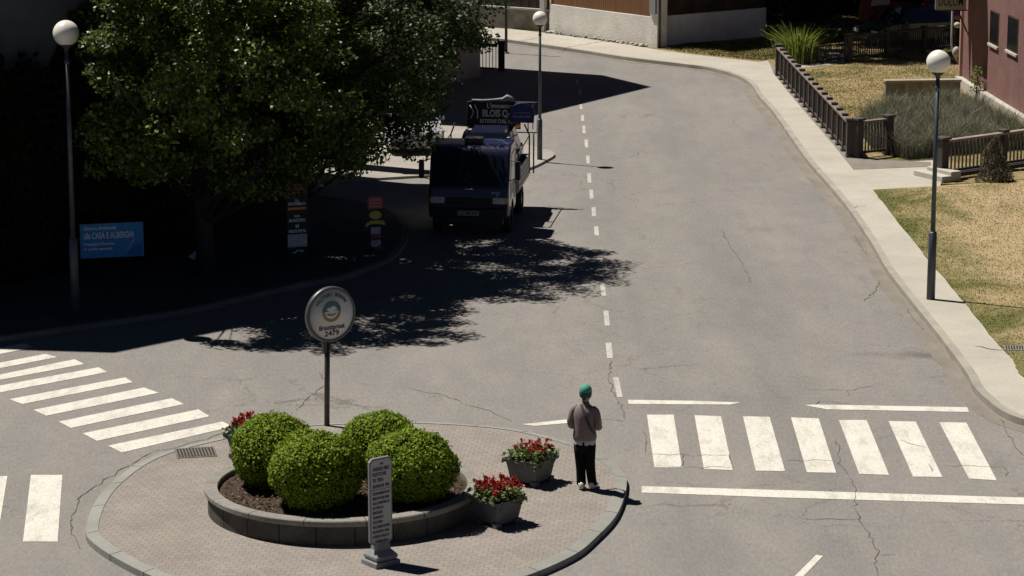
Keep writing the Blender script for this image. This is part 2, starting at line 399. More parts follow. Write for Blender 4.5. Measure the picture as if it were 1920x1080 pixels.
sheet("island_paving", IN, .12, MT['paver'])
mb = MB(); acc = 0
for i in range(len(IS)):
    j = (i + 1) % len(IS); acc += (IS[j] - IS[i]).length
    if acc > 1.0:
        acc = 0; d_ = (IN[i] - IS[i]).normalized(); t_ = Vector((-d_.y, d_.x, 0)) * .006
        a_, c_ = IS[i] + d_ * -.004, IN[i]
        for z0_, z1_, p_, q_ in ((.107, .1335, a_, c_), (.0, .107, a_, a_)):
            mb.face([p_ * 1 + t_ + Vector((0, 0, z0_ - .12)), p_ - t_ + Vector((0, 0, z0_ - .12)), q_ - t_ + Vector((0, 0, z1_ - .12)), q_ + t_ + Vector((0, 0, z1_ - .12))])
mb.build("kerb_joints", MT['crack'])['kind'] = 'structure'

# painted markings: one object per marking
MT['worn'] = None
k = NT("worn_road_paint"); c = k.ramp(k.noise(4, 7, .75, (1, .3, 1)), [(.3, (.30, .285, .26)), (.6, (.46, .44, .40))]); c = k.mix(c, k.ramp(k.noise(26, 4, .85, (1, .3, 1)), [(.36, (.7, .7, .7)), (.6, (1.08, 1.08, 1.08))]), .6, 'MULTIPLY')
k.base(c); MT['worn'] = k.set(.88, spec=.25)
def mark(name, polys, m_=None, z=.006):
    mb = MB()
    for p in polys: mb.face([at(x, y, 0) + Vector((0, 0, z)) for x, y in p])
    o = mb.build(name, m_ or MT['paint']); o['kind'] = 'structure'; return o
mark("crosswalk", [[(1213, 778), (1263, 778), (1279, 877), (1227, 877)], [(1302, 779), (1352, 781), (1374, 882), (1320, 880)], [(1393, 781), (1443, 782), (1472, 884), (1417, 883)],
                   [(1483, 783), (1535, 785), (1568, 887), (1513, 886)], [(1573, 788), (1625, 788), (1667, 891), (1611, 889)], [(1666, 790), (1717, 791), (1767, 895), (1712, 894)],
                   [(1761, 792), (1812, 793), (1869, 901), (1817, 898)]])
mark("crosswalk", [[(203, 836), (417, 791), (437, 800), (228, 849)], [(155, 813), (372, 768), (393, 781), (182, 827)], [(110, 791), (322, 747), (345, 758), (133, 803)],
                   [(63, 769), (270, 727), (298, 737), (86, 780)], [(17, 749), (235, 708), (249, 717), (42, 758)], [(-30, 729), (185, 689), (202, 698), (-30, 742)],
                   [(-60, 715), (140, 674), (158, 683), (-60, 724)], [(-80, 696), (85, 664), (108, 670), (-80, 706)], [(-80, 668), (45, 644), (62, 652), (-80, 680)]])
mark("crosswalk", [[(58, 891), (117, 891), (108, 1016), (43, 1016)], [(-45, 893), (14, 893), (-6, 1016), (-70, 1016)]])
mark("stop_line", [[(1177, 750), (1300, 752), (1388, 755), (1370, 759), (1179, 758)]])
mark("stop_line", [[(1508, 760), (1530, 759), (1813, 764), (1817, 773), (1550, 768)]])
mark("stop_line", [[(1203, 912), (1450, 919), (2000, 936), (2000, 949), (1450, 933), (1203, 924)]])
mark("lane_line", [[(1530, 1041), (1543, 1043), (1500, 1088), (1483, 1088)]])
mark("lane_line", [[(978, 796), (1062, 787), (1125, 786), (1120, 790), (1062, 794), (1003, 799)]])
dash = [(1148, 708, 1156, 745, 13), (1135, 643, 1139, 672, 13), (1130, 583, 1133, 611, 12), (1124, 533, 1127, 555, 11), (1119, 478, 1121, 497, 11), (1113, 425, 1114, 442, 10), (1108, 389, 1109, 406, 10), (1104, 356, 1105, 373, 9),
        (1100, 325, 1101, 343, 9), (1098, 292, 1099, 307, 8), (1095, 262, 1096, 277, 8), (1091, 236, 1092, 250, 7), (1089, 216, 1089, 227, 7), (1086, 196, 1087, 205, 6), (1083, 168, 1085, 178, 6), (1078, 150, 1081, 158, 6)]
dash[1] = (1134, 643, 1137, 672, 14)
mark("centre_line", [[(a + ww * .1, b), (a + ww * .9, b), (c + ww * .9, d), (c + ww * .1, d)] for a, b, c, d, ww in dash], MT['worn'])
# cracks
def crack_mesh(lines, name="road_crack", z=.009, w=.014, seed=0):
    rr = random.Random(seed); mb = MB()
    for L in lines:
        P = []
        for (x0, y0), (x1, y1) in zip(L, L[1:]):
            a, b = at(x0, y0), at(x1, y1); k = max(2, int((b - a).length / .16))
            for i in range(k): P.append(a.lerp(b, i / k) + Vector((rr.uniform(-.035, .035), rr.uniform(-.07, .07), 0)))
        P.append(at(*L[-1]))
        A, B = [], []
        for i, p in enumerate(P):
            t = P[min(i + 1, len(P) - 1)] - P[max(i - 1, 0)]; t.z = 0; t.normalize(); s = w * rr.uniform(.35, 1.1) * (.35 if i in (0, len(P) - 1) else 1)
            q = Vector((-t.y, t.x, 0)) * s; A.append(mb.b.verts.new((p + q) + Vector((0, 0, z)))); B.append(mb.b.verts.new((p - q) + Vector((0, 0, z))))
        for i in range(len(P) - 1): mb.b.faces.new((A[i], A[i + 1], B[i + 1], B[i]))
    o = mb.build(name, MT['crack']); o['kind'] = 'structure'
crack_mesh([[(1567, 822), (1573, 845), (1572, 870), (1590, 890), (1603, 920), (1604, 950), (1610, 974), (1632, 1005), (1647, 1035), (1640, 1060), (1650, 1085)],
            [(1610, 974), (1575, 975), (1500, 972)], [(1647, 1042), (1680, 1040)], [(1503, 731), (1540, 732), (1585, 733), (1640, 724)], [(1585, 733), (1593, 743)], [(1520, 759), (1540, 753), (1590, 756)],
            [(1212, 853), (1280, 853), (1345, 856)], [(1345, 856), (1370, 855), (1372, 876), (1280, 877)], [(1280, 853), (1278, 875), (1230, 873)], [(1470, 862), (1570, 866)],
            [(1765, 873), (1800, 874), (1880, 876), (1892, 886), (1885, 893)], [(1743, 872), (1748, 886)], [(1688, 826), (1740, 840)],
            [(1875, 785), (1890, 812), (1902, 840), (1920, 855)], [(1650, 525), (1640, 545), (1620, 567)], [(1146, 676), (1143, 710), (1150, 742), (1165, 760), (1170, 785)],
            [(1155, 787), (1172, 790)], [(760, 728), (830, 742), (880, 760), (930, 775), (960, 790)], [(830, 742), (800, 745)], [(600, 700), (612, 720), (580, 745), (555, 770)], [(1075, 790), (1135, 785), (1172, 790)],
            [(700, 722), (670, 718)], [(1350, 430), (1385, 485), (1410, 530)], [(1207, 810), (1210, 850)]], w=.0095, seed=4)
crack_mesh([[(427, 812), (330, 838), (283, 850), (230, 880), (180, 910), (150, 935), (130, 985), (150, 1030)], [(427, 832), (380, 845)], [(1600, 440), (1625, 478)], [(1700, 580), (1730, 620)]], w=.012, seed=9)
crack_mesh([[(1038, 99), (1150, 80)], [(973, 84), (1010, 76)], [(1600, 398), (1625, 393)], [(1880, 669), (1825, 660)]], "sidewalk_joint", .128, .02, 2)

# ------------------------------------------------------------------ object materials
MT['iron'] = mat("dark_iron", (.03, .031, .034), .5, .3, 5, metal=.3)
MT['pole'] = mat("blue_grey_paint", (.058, .068, .085), .45, .25, 4, metal=.2, bump=.05)
MT['black'] = mat("black_plastic", (.012, .012, .013), .55, .3, 6)
MT['rubber'] = mat("rubber", (.015, .015, .015), .85, .3, 9)
MT['white'] = mat("white_paint", (.7, .69, .66), .5, .06, 3)
MT['offwhite'] = mat("off_white_enamel", (.62, .62, .61), .55, .1, 3)
MT['grey'] = mat("grey_cast_stone", (.20, .205, .205), .75, .2, 4, bump=.15)
MT['potgrey'] = mat("planter_concrete", (.115, .115, .112), .85, .22, 3.5, bump=.3, bscale=60)
MT['ringstone'] = mat("planter_wall_stone", (.085, .08, .07), .9, .35, 2.5, bump=.5, bscale=22)
MT['ringcap'] = mat("planter_cap_stone", (.235, .225, .20), .9, .2, 3, bump=.3, bscale=30)
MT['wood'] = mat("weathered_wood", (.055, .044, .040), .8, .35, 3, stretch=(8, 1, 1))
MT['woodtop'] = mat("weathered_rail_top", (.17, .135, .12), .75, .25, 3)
MT['rubblestone'] = mat('crumbled_render', (.30, .285, .255), .95, .4, 5, bump=.6, bscale=18)
MT['darkwood'] = mat("dark_stained_wood", (.035, .024, .018), .8, .4, 4)
MT['stone'] = mat("rough_stone", (.20, .185, .155), .95, .4, 2.2, bump=.6, bscale=12)
MT['plank'] = None
k = NT("orange_brown_boards")
wv = k.n("ShaderNodeTexWave", bands_direction='X'); wv.inputs["Scale"].default_value = 2.6; wv.inputs["Distortion"].default_value = .3; wv.inputs["Detail"].default_value = 0
k.l(k.obj(), wv.inputs[0])
c = k.ramp(wv.outputs[1], [(.0, (.03, .014, .006)), (.10, (.16, .066, .022)), (1, (.21, .09, .03))])
c = k.mix(c, k.ramp(k.noise(3, 5, .7, (4, 4, .4)), [(.3, (.6, .6, .6)), (.7, (1.2, 1.2, 1.2))]), .8, 'MULTIPLY')
k.base(c); MT['plank'] = k.set(.75)
k = NT("white_render")
c = k.ramp(k.noise(.9, 7, .7, None, .5), [(.3, (.60, .58, .54)), (.6, (.78, .76, .71)), (.75, (.82, .80, .75))])
c = k.mix(c, k.ramp(k.noise(14, 5, .8), [(.3, (.7, .69, .67)), (.65, (1.06, 1.06, 1.06))]), .6, 'MULTIPLY')
k.base(c); k.bump(k.noise(14, 5), .5, .03); MT['render'] = k.set(.95, spec=.1)
k = NT("pink_roughcast")
c = k.ramp(k.noise(1.1, 7, .7), [(.3, (.18, .10, .092)), (.7, (.25, .148, .136))])
c = k.mix(c, k.ramp(k.noise(16, 5, .85), [(.3, (.62, .6, .6)), (.68, (1.2, 1.18, 1.18))]), .8, 'MULTIPLY')
k.base(c); k.bump(k.noise(18, 5), .6, .03); MT['pink'] = k.set(.95, spec=.1)
MT['bluewall'] = mat("grey_plaster", (.15, .16, .175), .95, .2, .8)
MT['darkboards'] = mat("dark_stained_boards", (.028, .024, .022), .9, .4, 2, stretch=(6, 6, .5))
MT['beigewall'] = mat("beige_plaster", (.36, .32, .24), .95, .15, .8)
MT['roof'] = mat("roof_slates", (.05, .047, .045), .85, .3, 3)
MT['trim'] = mat("light_stone_trim", (.42, .40, .35), .85, .12, 4)
MT['glass'] = mat("window_glass", (.012, .014, .016), .12, .1, 2, spec=.6)
MT['frame'] = mat("window_timber", (.055, .035, .022), .7, .2, 3)
MT['lampglass'] = None
k = NT("opal_glass"); k.base(k.ramp(k.noise(5, 4), [(.3, (.70, .675, .62)), (.7, (.80, .78, .73))])); k.b.inputs["Subsurface Weight"].default_value = .35
k.b.inputs["Subsurface Radius"].default_value = (.15, .14, .12); MT['lampglass'] = k.set(.3)

def leaf_mat(name, stops, rough=.4, trans=.35, tcol=(.16, .26, .03), spec=.5):
    k = NT(name); g = k.n("ShaderNodeNewGeometry")
    big = k.noise(.9, 3)
    mx = k.n("ShaderNodeMath", operation='ADD'); k.l(g.outputs["Random Per Island"], mx.inputs[0])
    m2 = k.n("ShaderNodeMath", operation='MULTIPLY_ADD'); m2.inputs[1].default_value = .8; m2.inputs[2].default_value = -.4; k.l(big, m2.inputs[0]); k.l(m2.outputs[0], mx.inputs[1])
    c = k.ramp(mx.outputs[0], stops); k.base(c); k.set(rough, spec=spec)
    tr = k.n("ShaderNodeBsdfTranslucent"); k.l(k.mix(c, (*tcol, 1), .6), tr.inputs[0])
    ms = k.n("ShaderNodeMixShader"); ms.inputs[0].default_value = trans
    k.l(k.b.outputs[0], ms.inputs[1]); k.l(tr.outputs[0], ms.inputs[2]); k.l(ms.outputs[0], k.out.inputs[0])
    return k.m
MT['leafA'] = leaf_mat("broad_leaves", [(0, (.014, .036, .008)), (.45, (.036, .078, .013)), (.8, (.12, .18, .026)), (1, (.24, .27, .045))], .40, .28, (.22, .27, .02), .4)
MT['leafB'] = leaf_mat("dense_leaves", [(0, (.014, .028, .007)), (.5, (.028, .052, .012)), (1, (.075, .105, .02))], .5, .25, (.10, .15, .02), .3)
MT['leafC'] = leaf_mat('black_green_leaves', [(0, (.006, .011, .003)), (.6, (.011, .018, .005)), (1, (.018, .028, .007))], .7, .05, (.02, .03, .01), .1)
MT['box'] = leaf_mat("boxwood_leaves", [(0, (.05, .105, .006)), (.4, (.115, .19, .009)), (.85, (.19, .26, .014)), (1, (.25, .25, .02))], .6, .14, (.28, .36, .02), .15)
MT['boxcore'] = mat("bush_inner_shade", (.004, .007, .002), 1, .3, 9)  # near-black core: shade between the leaves put into its colour
MT['flowerleaf'] = leaf_mat("geranium_leaves", [(0, (.06, .10, .03)), (.6, (.13, .19, .06)), (1, (.26, .30, .12))], .6, .3, (.2, .28, .06))
MT['petal'] = leaf_mat("red_petals", [(0, (.17, .008, .008)), (.6, (.33, .016, .012)), (1, (.46, .05, .03))], .5, .25, (.5, .02, .01))
MT['lavender'] = leaf_mat("lavender_stems", [(0, (.10, .10, .068)), (.5, (.19, .19, .135)), (1, (.32, .31, .24))], .8, .2, (.12, .14, .07), .2)
k = NT("grass_blades"); g_ = k.n("ShaderNodeNewGeometry")
c = k.ramp(edge_dry(k), [(.34, (.155, .155, .058)), (.5, (.30, .25, .13)), (.64, (.44, .345, .21))])
c = k.mix(c, k.ramp(g_.outputs["Random Per Island"], [(0, (.82, .84, .80)), (1, (1.2, 1.18, 1.16))]), 1, 'MULTIPLY')
k.base(c); MT['grass'] = k.set(.9, spec=.1)
MT['bamboo'] = leaf_mat("long_arching_leaves", [(0, (.06, .085, .012)), (.6, (.13, .16, .03)), (1, (.24, .26, .07))], .5, .35, (.24, .3, .04))
MT['conifer'] = leaf_mat("conifer_needles", [(0, (.07, .065, .042)), (.6, (.15, .14, .10)), (1, (.26, .21, .16))], .8, .2, (.1, .1, .05), .2)
MT['bark'] = mat("bark", (.028, .024, .02), .95, .4, 5, bump=.6, bscale=14)

# ------------------------------------------------------------------ foliage helpers
def unit(n):
    v = RNG.normal(size=(n, 3)); return v / np.linalg.norm(v, axis=1, keepdims=True)
def leaf_quads(P, N, L, Wd, jit=.6, droop=0):
    """diamond leaves at P, roughly facing N"""
    n = len(P); N = N + jit * unit(n); N /= np.linalg.norm(N, axis=1, keepdims=True)
    T = np.cross(N, unit(n)); T /= np.linalg.norm(T, axis=1, keepdims=True); T[:, 2] -= droop; B = np.cross(N, T)
    L = (L * RNG.uniform(.65, 1.25, n))[:, None]; Wd = (Wd * RNG.uniform(.7, 1.2, n))[:, None]
    return np.stack([P - T * L * .5, P + B * Wd * .5 + T * L * .06, P + T * L * .5, P - B * Wd * .5 + T * L * .06], 1)

def tree(label, base, crown, ncl, per, cr, leaf, lm, seed, group=None, trunk_r=.2, limbs=10, flat=.75, extra=(), keep=None, dx=0):
    """crown: list of (centre local xyz, radii xyz)"""
    global RNG
    RNG = np.random.default_rng(seed); rr = random.Random(seed)
    t = thing("tree", label, "tree", base, 0, group)
    cen = []
    vol = np.array([r[0] * r[1] * r[2] for _, r in crown]) ** .67; vol = vol / vol.sum()
    for (c, r), f in zip(crown, vol):
        k = int(ncl * f); d = unit(k); rad = RNG.uniform(.25, 1, k) ** .38
        cen.append(np.array(c) + d * np.array(r) * (rad * RNG.uniform(.86, 1.08, k))[:, None])
    cen = np.concatenate(cen)
    if keep: cen = cen[keep(cen)]
    cen = np.concatenate([cen, np.array(extra, dtype=float).reshape(-1, 3)]) + np.array([dx, 0, 0])
    P, N = [], []
    cc = np.mean([c for c, _ in crown], 0) + np.array([dx, 0, 0])
    for c in cen:
        n = int(per * RNG.uniform(.55, 1.35)); s = cr * RNG.uniform(.6, 1.3)
        q = unit(n) * (RNG.uniform(0, 1, n) ** .5)[:, None] * s; q[:, 2] *= flat
        P.append(c + q); out = (c - cc); out = out / (np.linalg.norm(out) + 1e-6)
        N.append(np.tile(out * .5 + np.array([0, 0, .75]), (n, 1)))
    P = np.concatenate(P); N = np.concatenate(N)
    quads("crown", leaf_quads(P, N, leaf, leaf * .58, .75, .15), lm, t)
    top = crown[0][0][2] + crown[0][1][2] * .5
    mb = MB(); mb.tube([(0, 0, -.1), (.04, .02, .6), (-.05, .05, top * .35), (.06, 0, top * .62), (0, .05, top)], [trunk_r * 1.35, trunk_r, trunk_r * .85, trunk_r * .6, trunk_r * .2], 9)
    mb.build("trunk", MT['bark'], t)
    mb = MB()
    idx = np.random.default_rng(seed + 1).permutation(len(cen))[:limbs * 3]
    for i, j in enumerate(idx):
        c = cen[j]; z0 = max(.9, min(top * .8, c[2] * rr.uniform(.3, .65))); f = z0 / top
        a = Vector((0, .03, z0)); b = Vector(c); m = a.lerp(b, .5) + Vector((0, 0, .25 * rr.uniform(.2, 1)))
        r0 = trunk_r * (.42 if i < limbs else .2)
        mb.tube([a, m, b], [r0, r0 * .6, r0 * .18], 6)
    mb.build("branches", MT['bark'], t)
    return t

# ------------------------------------------------------------------ trees on the left
tree("large broad-leaved tree with bright leaves behind the leftmost globe lamp", at(383, 514, .1),
     [((.1, -.8, 5.8), (3.1, 3.2, 3.1)), ((-1.0, -3.9, 5.5), (2.0, 1.9, 1.9)), ((1.5, -3.2, 5.2), (2.2, 2.1, 2.1)), ((-.4, -3.0, 7.6), (2.8, 2.6, 1.8)), ((.2, 1.0, 7.4), (3.2, 3.0, 2.2)), ((.6, .2, 3.2), (2.6, 2.4, 1.5)), ((2.6, .4, 3.4), (1.6, 2.0, 1.5)), ((-.9, -2.6, 3.6), (1.6, 1.6, 1.3))], 520, 230, .49, .12, MT['leafA'], 3,
     extra=[(.6, -5.0, 4.4), (1.6, -5.1, 5.2), (2.6, -4.4, 4.6)], keep=lambda c: (c[:, 0] > -1.75) | (c[:, 1] > -.3))
tree("dense dark green tree leaning over the dark truck cab", at(565, 470, .1),
     [((.75, .2, 5.0), (2.75, 3.5, 2.9)), ((1.6, -2.0, 5.2), (1.9, 2.0, 1.7)), ((.7, 2.2, 5.6), (2.3, 2.0, 2.3)), ((.6, .4, 7.4), (2.8, 3.2, 2.2)), ((.9, 3.2, 3.9), (1.1, 1.2, 1.3)), ((-1.2, -1.0, 3.4), (2.0, 1.8, 1.5))], 400, 190, .48, .11, MT['leafB'], 5,
     extra=[(3.3, -.2, 5.0), (3.5, -.6, 5.9), (3.1, 0, 4.9), (1.5, 4.2, 3.2), (1.7, 4.0, 3.0), (1.9, .5, 3.0), (1.6, .5, 2.75), (2.2, .6, 3.35), (1.2, .3, 2.6), (1.5, 1, 3.3), (2.35, .5, 3.7), (.8, .5, 2.5), (2.0, 1.2, 3.1), (1.0, 1.0, 2.9), (1.7, .8, 3.6), (1.9, -.2, 3.3), (1.3, -.3, 3.0), (2.1, .2, 2.7), (1.75, 0, 2.45)], dx=.95,
     keep=lambda c: c[:, 0] < 1.55 + .6 * (c[:, 2] - 2.6))
# ------------------------------------------------------------------ lamps
def make_lamp(label, h, loc, k=1.0):
    t = thing("street_lamp", label, "street lamp", loc, 0, "globe street lamps")
    z = h - .26 * k
    MB().tube([(0, 0, -.01), (0, 0, h * .27), (0, 0, h * .27 + .03)], [.095 * k, .09 * k, .06 * k], 14).build("base_sleeve", MT['pole'], t)
    MB().tube([(0, 0, h * .26), (0, 0, z - .34 * k)], [.055 * k, .042 * k], 12).lathe([(.06 * k, h * .275), (.075 * k, h * .275 - .02), (.075 * k, h * .27 - .05), (.095 * k, h * .27 - .05)], 14).build("pole", MT['pole'], t)
    MB().lathe([(.043 * k, z - .62 * k), (.06 * k, z - .6 * k), (.06 * k, z - .55 * k), (.043 * k, z - .53 * k)], 14).build("collar", MT['pole'], t)
    MB().lathe([(.05 * k, z - .36 * k), (.06 * k, z - .31 * k), (.14 * k, z - .24 * k), (.14 * k, z - .20 * k), (.10 * k, z - .19 * k), (0, z - .19 * k)], 20).build("holder", MT['iron'], t)
    MB().ball((0, 0, z), .26 * k, 36, 24).build("globe", MT['lampglass'], t, True)
    return t
make_lamp("tall globe street lamp standing on the sunlit right sidewalk beside the lawn", 5.36, at(1745, 561, .12), .97)
make_lamp("globe street lamp standing on the paved nose behind the dark truck", 4.24, at(1012, 299, .07), .80)
make_lamp("globe street lamp standing in deep shade at the left edge beside the blue banner", 6.2, at(142, 597, .1), 1.02)

# ------------------------------------------------------------------ planter ring, bushes
ctr = at(643, 905, .52); rx, ry = 2.16, 2.1
def ell(r0, r1, z, n=96): return [(ctr.x + r0 * math.cos(2 * math.pi * i / n), ctr.y + r1 * math.sin(2 * math.pi * i / n), z) for i in range(n)]
def rings(mb, L):
    V = [[mb.b.verts.new(p) for p in r] for r in L]; n = len(V[0])
    for a, b in zip(V, V[1:]):
        for i in range(n): mb.b.faces.new((a[i], a[(i + 1) % n], b[(i + 1) % n], b[i]))
def radial_joints(name, c0, c1, count, wd):
    k = NT(name); sx = k.n("ShaderNodeSeparateXYZ"); sb = k.n("ShaderNodeVectorMath", operation='SUBTRACT'); sb.inputs[1].default_value = (ctr.x, ctr.y, 0); k.l(k.obj(), sb.inputs[0]); k.l(sb.outputs[0], sx.inputs[0])
    at2 = k.n("ShaderNodeMath", operation='ARCTAN2'); k.l(sx.outputs[1], at2.inputs[0]); k.l(sx.outputs[0], at2.inputs[1])
    ml = k.n("ShaderNodeMath", operation='MULTIPLY'); ml.inputs[1].default_value = count / (2 * math.pi); k.l(at2.outputs[0], ml.inputs[0])
    fr_ = k.n("ShaderNodeMath", operation='FRACT'); k.l(ml.outputs[0], fr_.inputs[0])
    c = k.ramp(k.noise(2.5, 6, .7), [(.3, c0), (.7, c1)]); c = k.mix(c, k.ramp(k.noise(24, 4, .8), [(.3, (.65, .65, .65)), (.7, (1.2, 1.2, 1.2))]), .7, 'MULTIPLY')
    c = k.mix(c, k.ramp(fr_.outputs[0], [(wd, (.35, .35, .35)), (wd * 1.6, (1, 1, 1))]), 1.0, 'MULTIPLY'); k.base(c); k.bump(k.noise(22, 4), .4); return k.set(.92, spec=.2)
MT['ringstone'] = radial_joints("planter_wall_stone", (.055, .052, .045), (.11, .104, .09), 22, .03)
MT['ringcap'] = radial_joints("planter_cap_stone", (.19, .18, .16), (.27, .26, .232), 14, .015)
rw = thing("ring_planter", "low round stone planter ring around the clipped bushes", "planter", (0, 0, 0))
mb = MB(); rings(mb, [ell(rx - .05, ry - .05, .1), ell(rx - .05, ry - .05, .43), ell(rx - .2, ry - .2, .43), ell(rx - .2, ry - .2, .1)]); mb.build("wall", MT['ringstone'], rw)
mb = MB(); rings(mb, [ell(rx - .2, ry - .2, .42), ell(rx - .03, ry - .03, .42), ell(rx, ry, .445), ell(rx, ry, .505), ell(rx - .015, ry - .015, .52), ell(rx - .2, ry - .2, .52), ell(rx - .21, ry - .21, .505), ell(rx - .21, ry - .21, .40)])
mb.build("coping", MT['ringcap'], rw)
mb = MB(); L = []
for r in (1, .93, .8, .6, .4, .2, .03):
    L.append([(x, y, .43 + .10 * (1 - r * r) + random.uniform(-.02, .02)) for x, y, _ in ell((rx - .2) * r, (ry - .2) * r, 0, 64)])
rings(mb, L); so_ = mb.build("soil", MT['soil'], rw)
# bark chips on the soil
n = 2600; a = RNG.uniform(0, 2 * np.pi, n); r = np.sqrt(RNG.uniform(0, 1, n)) * .97
P = np.stack([ctr.x + (rx - .22) * r * np.cos(a), ctr.y + (ry - .22) * r * np.sin(a), .45 + .10 * (1 - r * r) + RNG.uniform(0, .02, n)], 1)
MT['chips'] = leaf_mat("bark_chips", [(0, (.03, .018, .012)), (.6, (.09, .06, .042)), (1, (.2, .145, .105))], .9, 0, (.1, .08, .05), .1)
quads("bark_chips", leaf_quads(P, np.tile([0, 0, 1.], (n, 1)), .07, .035, .6), MT['chips'], rw)['kind'] = 'stuff'

def bush(label, p, rad, hgt, seed):
    global RNG
    RNG = np.random.default_rng(seed)
    t = thing("clipped_bush", label, "bush", p, RNG.uniform(0, 6), "clipped round bushes in the ring planter")
    ph = RNG.uniform(0, 6, 6)
    def shape(d):   # clipped dome: full shoulders, tucked base, slightly lumpy
        z = d[:, 2]; f = 1 + .022 * np.sin(11 * d[:, 0] + 7 * z + ph[3]) * np.cos(9 * d[:, 1] + ph[4]) + .04 * np.sin(3 * np.arctan2(d[:, 1], d[:, 0]) + ph[0]) + .028 * np.sin(5 * z + 4 * d[:, 0] + ph[1]) + .02 * np.sin(9 * d[:, 1] + 6 * z + ph[2])
        q = d * f[:, None]; pw = np.sign(q) * np.abs(q) ** np.array([1, 1, .9])
        pw[:, :2] *= (1 - .10 * np.clip(-z, 0, 1))[:, None]; return pw * np.array([rad, rad, hgt * .53]) + np.array([0, 0, hgt * .50])
    mb = MB(); x = bmesh.ops.create_icosphere(mb.b, subdivisions=4, radius=1)
    d = np.array([v.co[:] for v in mb.b.verts]); s = shape(d) * np.array([.86, .86, .88]) + np.array([0, 0, .03])
    for v, q in zip(mb.b.verts, s): v.co = Vector((q[0], q[1], max(q[2], -.02)))
    mb.build("shade_core", MT['boxcore'], t, True)
    n = 17000; d = unit(n); P = shape(d); P += d * (RNG.normal(0, .016, n) - .09 * RNG.uniform(0, 1, n) ** 2)[:, None]; keep = P[:, 2] > .02; P = P[keep]; d = d[keep]
    P += (RNG.uniform(0, 1, len(P)) > .985)[:, None] * d * RNG.uniform(.02, .07, len(P))[:, None]
    quads("leaves", leaf_quads(P, d * 1.0 + np.array([0, 0, .25]), .056, .033, .85), MT['box'], t)
    return t
bush("clipped round bush at the back left of the ring planter beside the hidden flower pot", at(514, 911, .45), .67, 1.10, 21)
bush("largest clipped round bush at the front left of the ring planter", at(592, 950, .45), .72, 1.14, 22)
bush("clipped round bush at the back right of the ring planter", at(713, 892, .45), .61, 1.00, 23)
bush("clipped bush with yellowish leaves at the planter's front right behind the grey notice stand", at(771, 938, .45), .70, 1.06, 24)

# ------------------------------------------------------------------ flower pots
def pot_geo(t, wtop=.60, wbot=.44, h=.40, seed=1, dense=1.0, fl_=1.0):
    mb = MB(); b = mb.b
    def sq(w_, z): return [b.verts.new((sx * w_ / 2, sy * w_ / 2, z)) for sx, sy in ((-1, -1), (1, -1), (1, 1), (-1, 1))]
    R_ = [sq(wbot, .05), sq(wtop - .05, h - .05), sq(wtop + .03, h - .05), sq(wtop + .05, h), sq(wtop - .05, h), sq(wtop - .07, h - .09)]
    for a_, c_ in zip(R_, R_[1:]):
        for i in range(4): b.faces.new((a_[i], a_[(i + 1) % 4], c_[(i + 1) % 4], c_[i]))
    b.faces.new(R_[0][::-1])
    es = [e for e in b.edges if e.calc_face_angle(0) > .3]
    bmesh.ops.bevel(b, geom=es, offset=.008, segments=2, affect='EDGES')
    mb.build("pot", MT['potgrey'], t)
    for sx, sy in ((-1, -1), (1, -1), (1, 1), (-1, 1)):
        MB().box((sx * wbot * .47, sy * wbot * .47, .04), (.12, .12, .09), 0, .015).build("foot", MT['potgrey'], t)
    MB().box((0, 0, h - .06), (wtop - .07, wtop - .07, .03)).build("soil", MT['soil'], t)
    g = np.random.default_rng(seed)
    global RNG
    RNG = g; n = int(620 * dense)
    P = np.stack([g.uniform(-.5, .5, n) * (wtop + .06), g.uniform(-.5, .5, n) * (wtop + .06), h + g.uniform(-.05, .17, n)], 1)
    rr_ = np.linalg.norm(P[:, :2], axis=1); P[:, 2] -= (rr_ > .28) * (rr_ - .28) * .4
    quads("leaves", leaf_quads(P, np.tile([0, 0, 1.], (n, 1)), .085, .07, 1.0), MT['flowerleaf'], t)
    m = int(46 * fl_); cs = np.stack([g.uniform(-.46, .46, m) * (wtop + .02), g.uniform(-.46, .46, m) * (wtop + .02), h + g.uniform(.12, .27, m)], 1)
    fl = []
    for c_ in cs: fl.append(c_ + g.normal(0, g.uniform(.010, .022), (int(g.uniform(7, 17)), 3)))
    P = np.concatenate(fl)
    quads("flowers", leaf_quads(P, unit(len(P)), .045, .04, .8), MT['petal'], t)
    mb = MB()
    for c_ in cs: mb.tube([(c_[0] * .8, c_[1] * .8, h - .05), tuple(c_)], .004, 4)
    mb.build("stems", MT['flowerleaf'], t)
p1 = thing("flower_pot", "square grey pot of sparse red flowers beside the walking person", "flower pot", at(995, 903, .12), R(-33), "square concrete flower pots on the island"); pot_geo(p1, .63, .47, .42, 31, .8, .9)
p2 = thing("flower_pot", "square grey pot of full red flowers touching the ring planter", "flower pot", at(933, 980, .12), R(-47), "square concrete flower pots on the island"); pot_geo(p2, .60, .44, .42, 32, 1.1, 2.0)
p3 = thing("flower_pot", "flower pot with dark red flowers mostly hidden behind the back left bush", "flower pot", at(471, 857, .12), R(-38), "square concrete flower pots on the island"); pot_geo(p3, .62, .45, .42, 33, 1.1, 2.4)

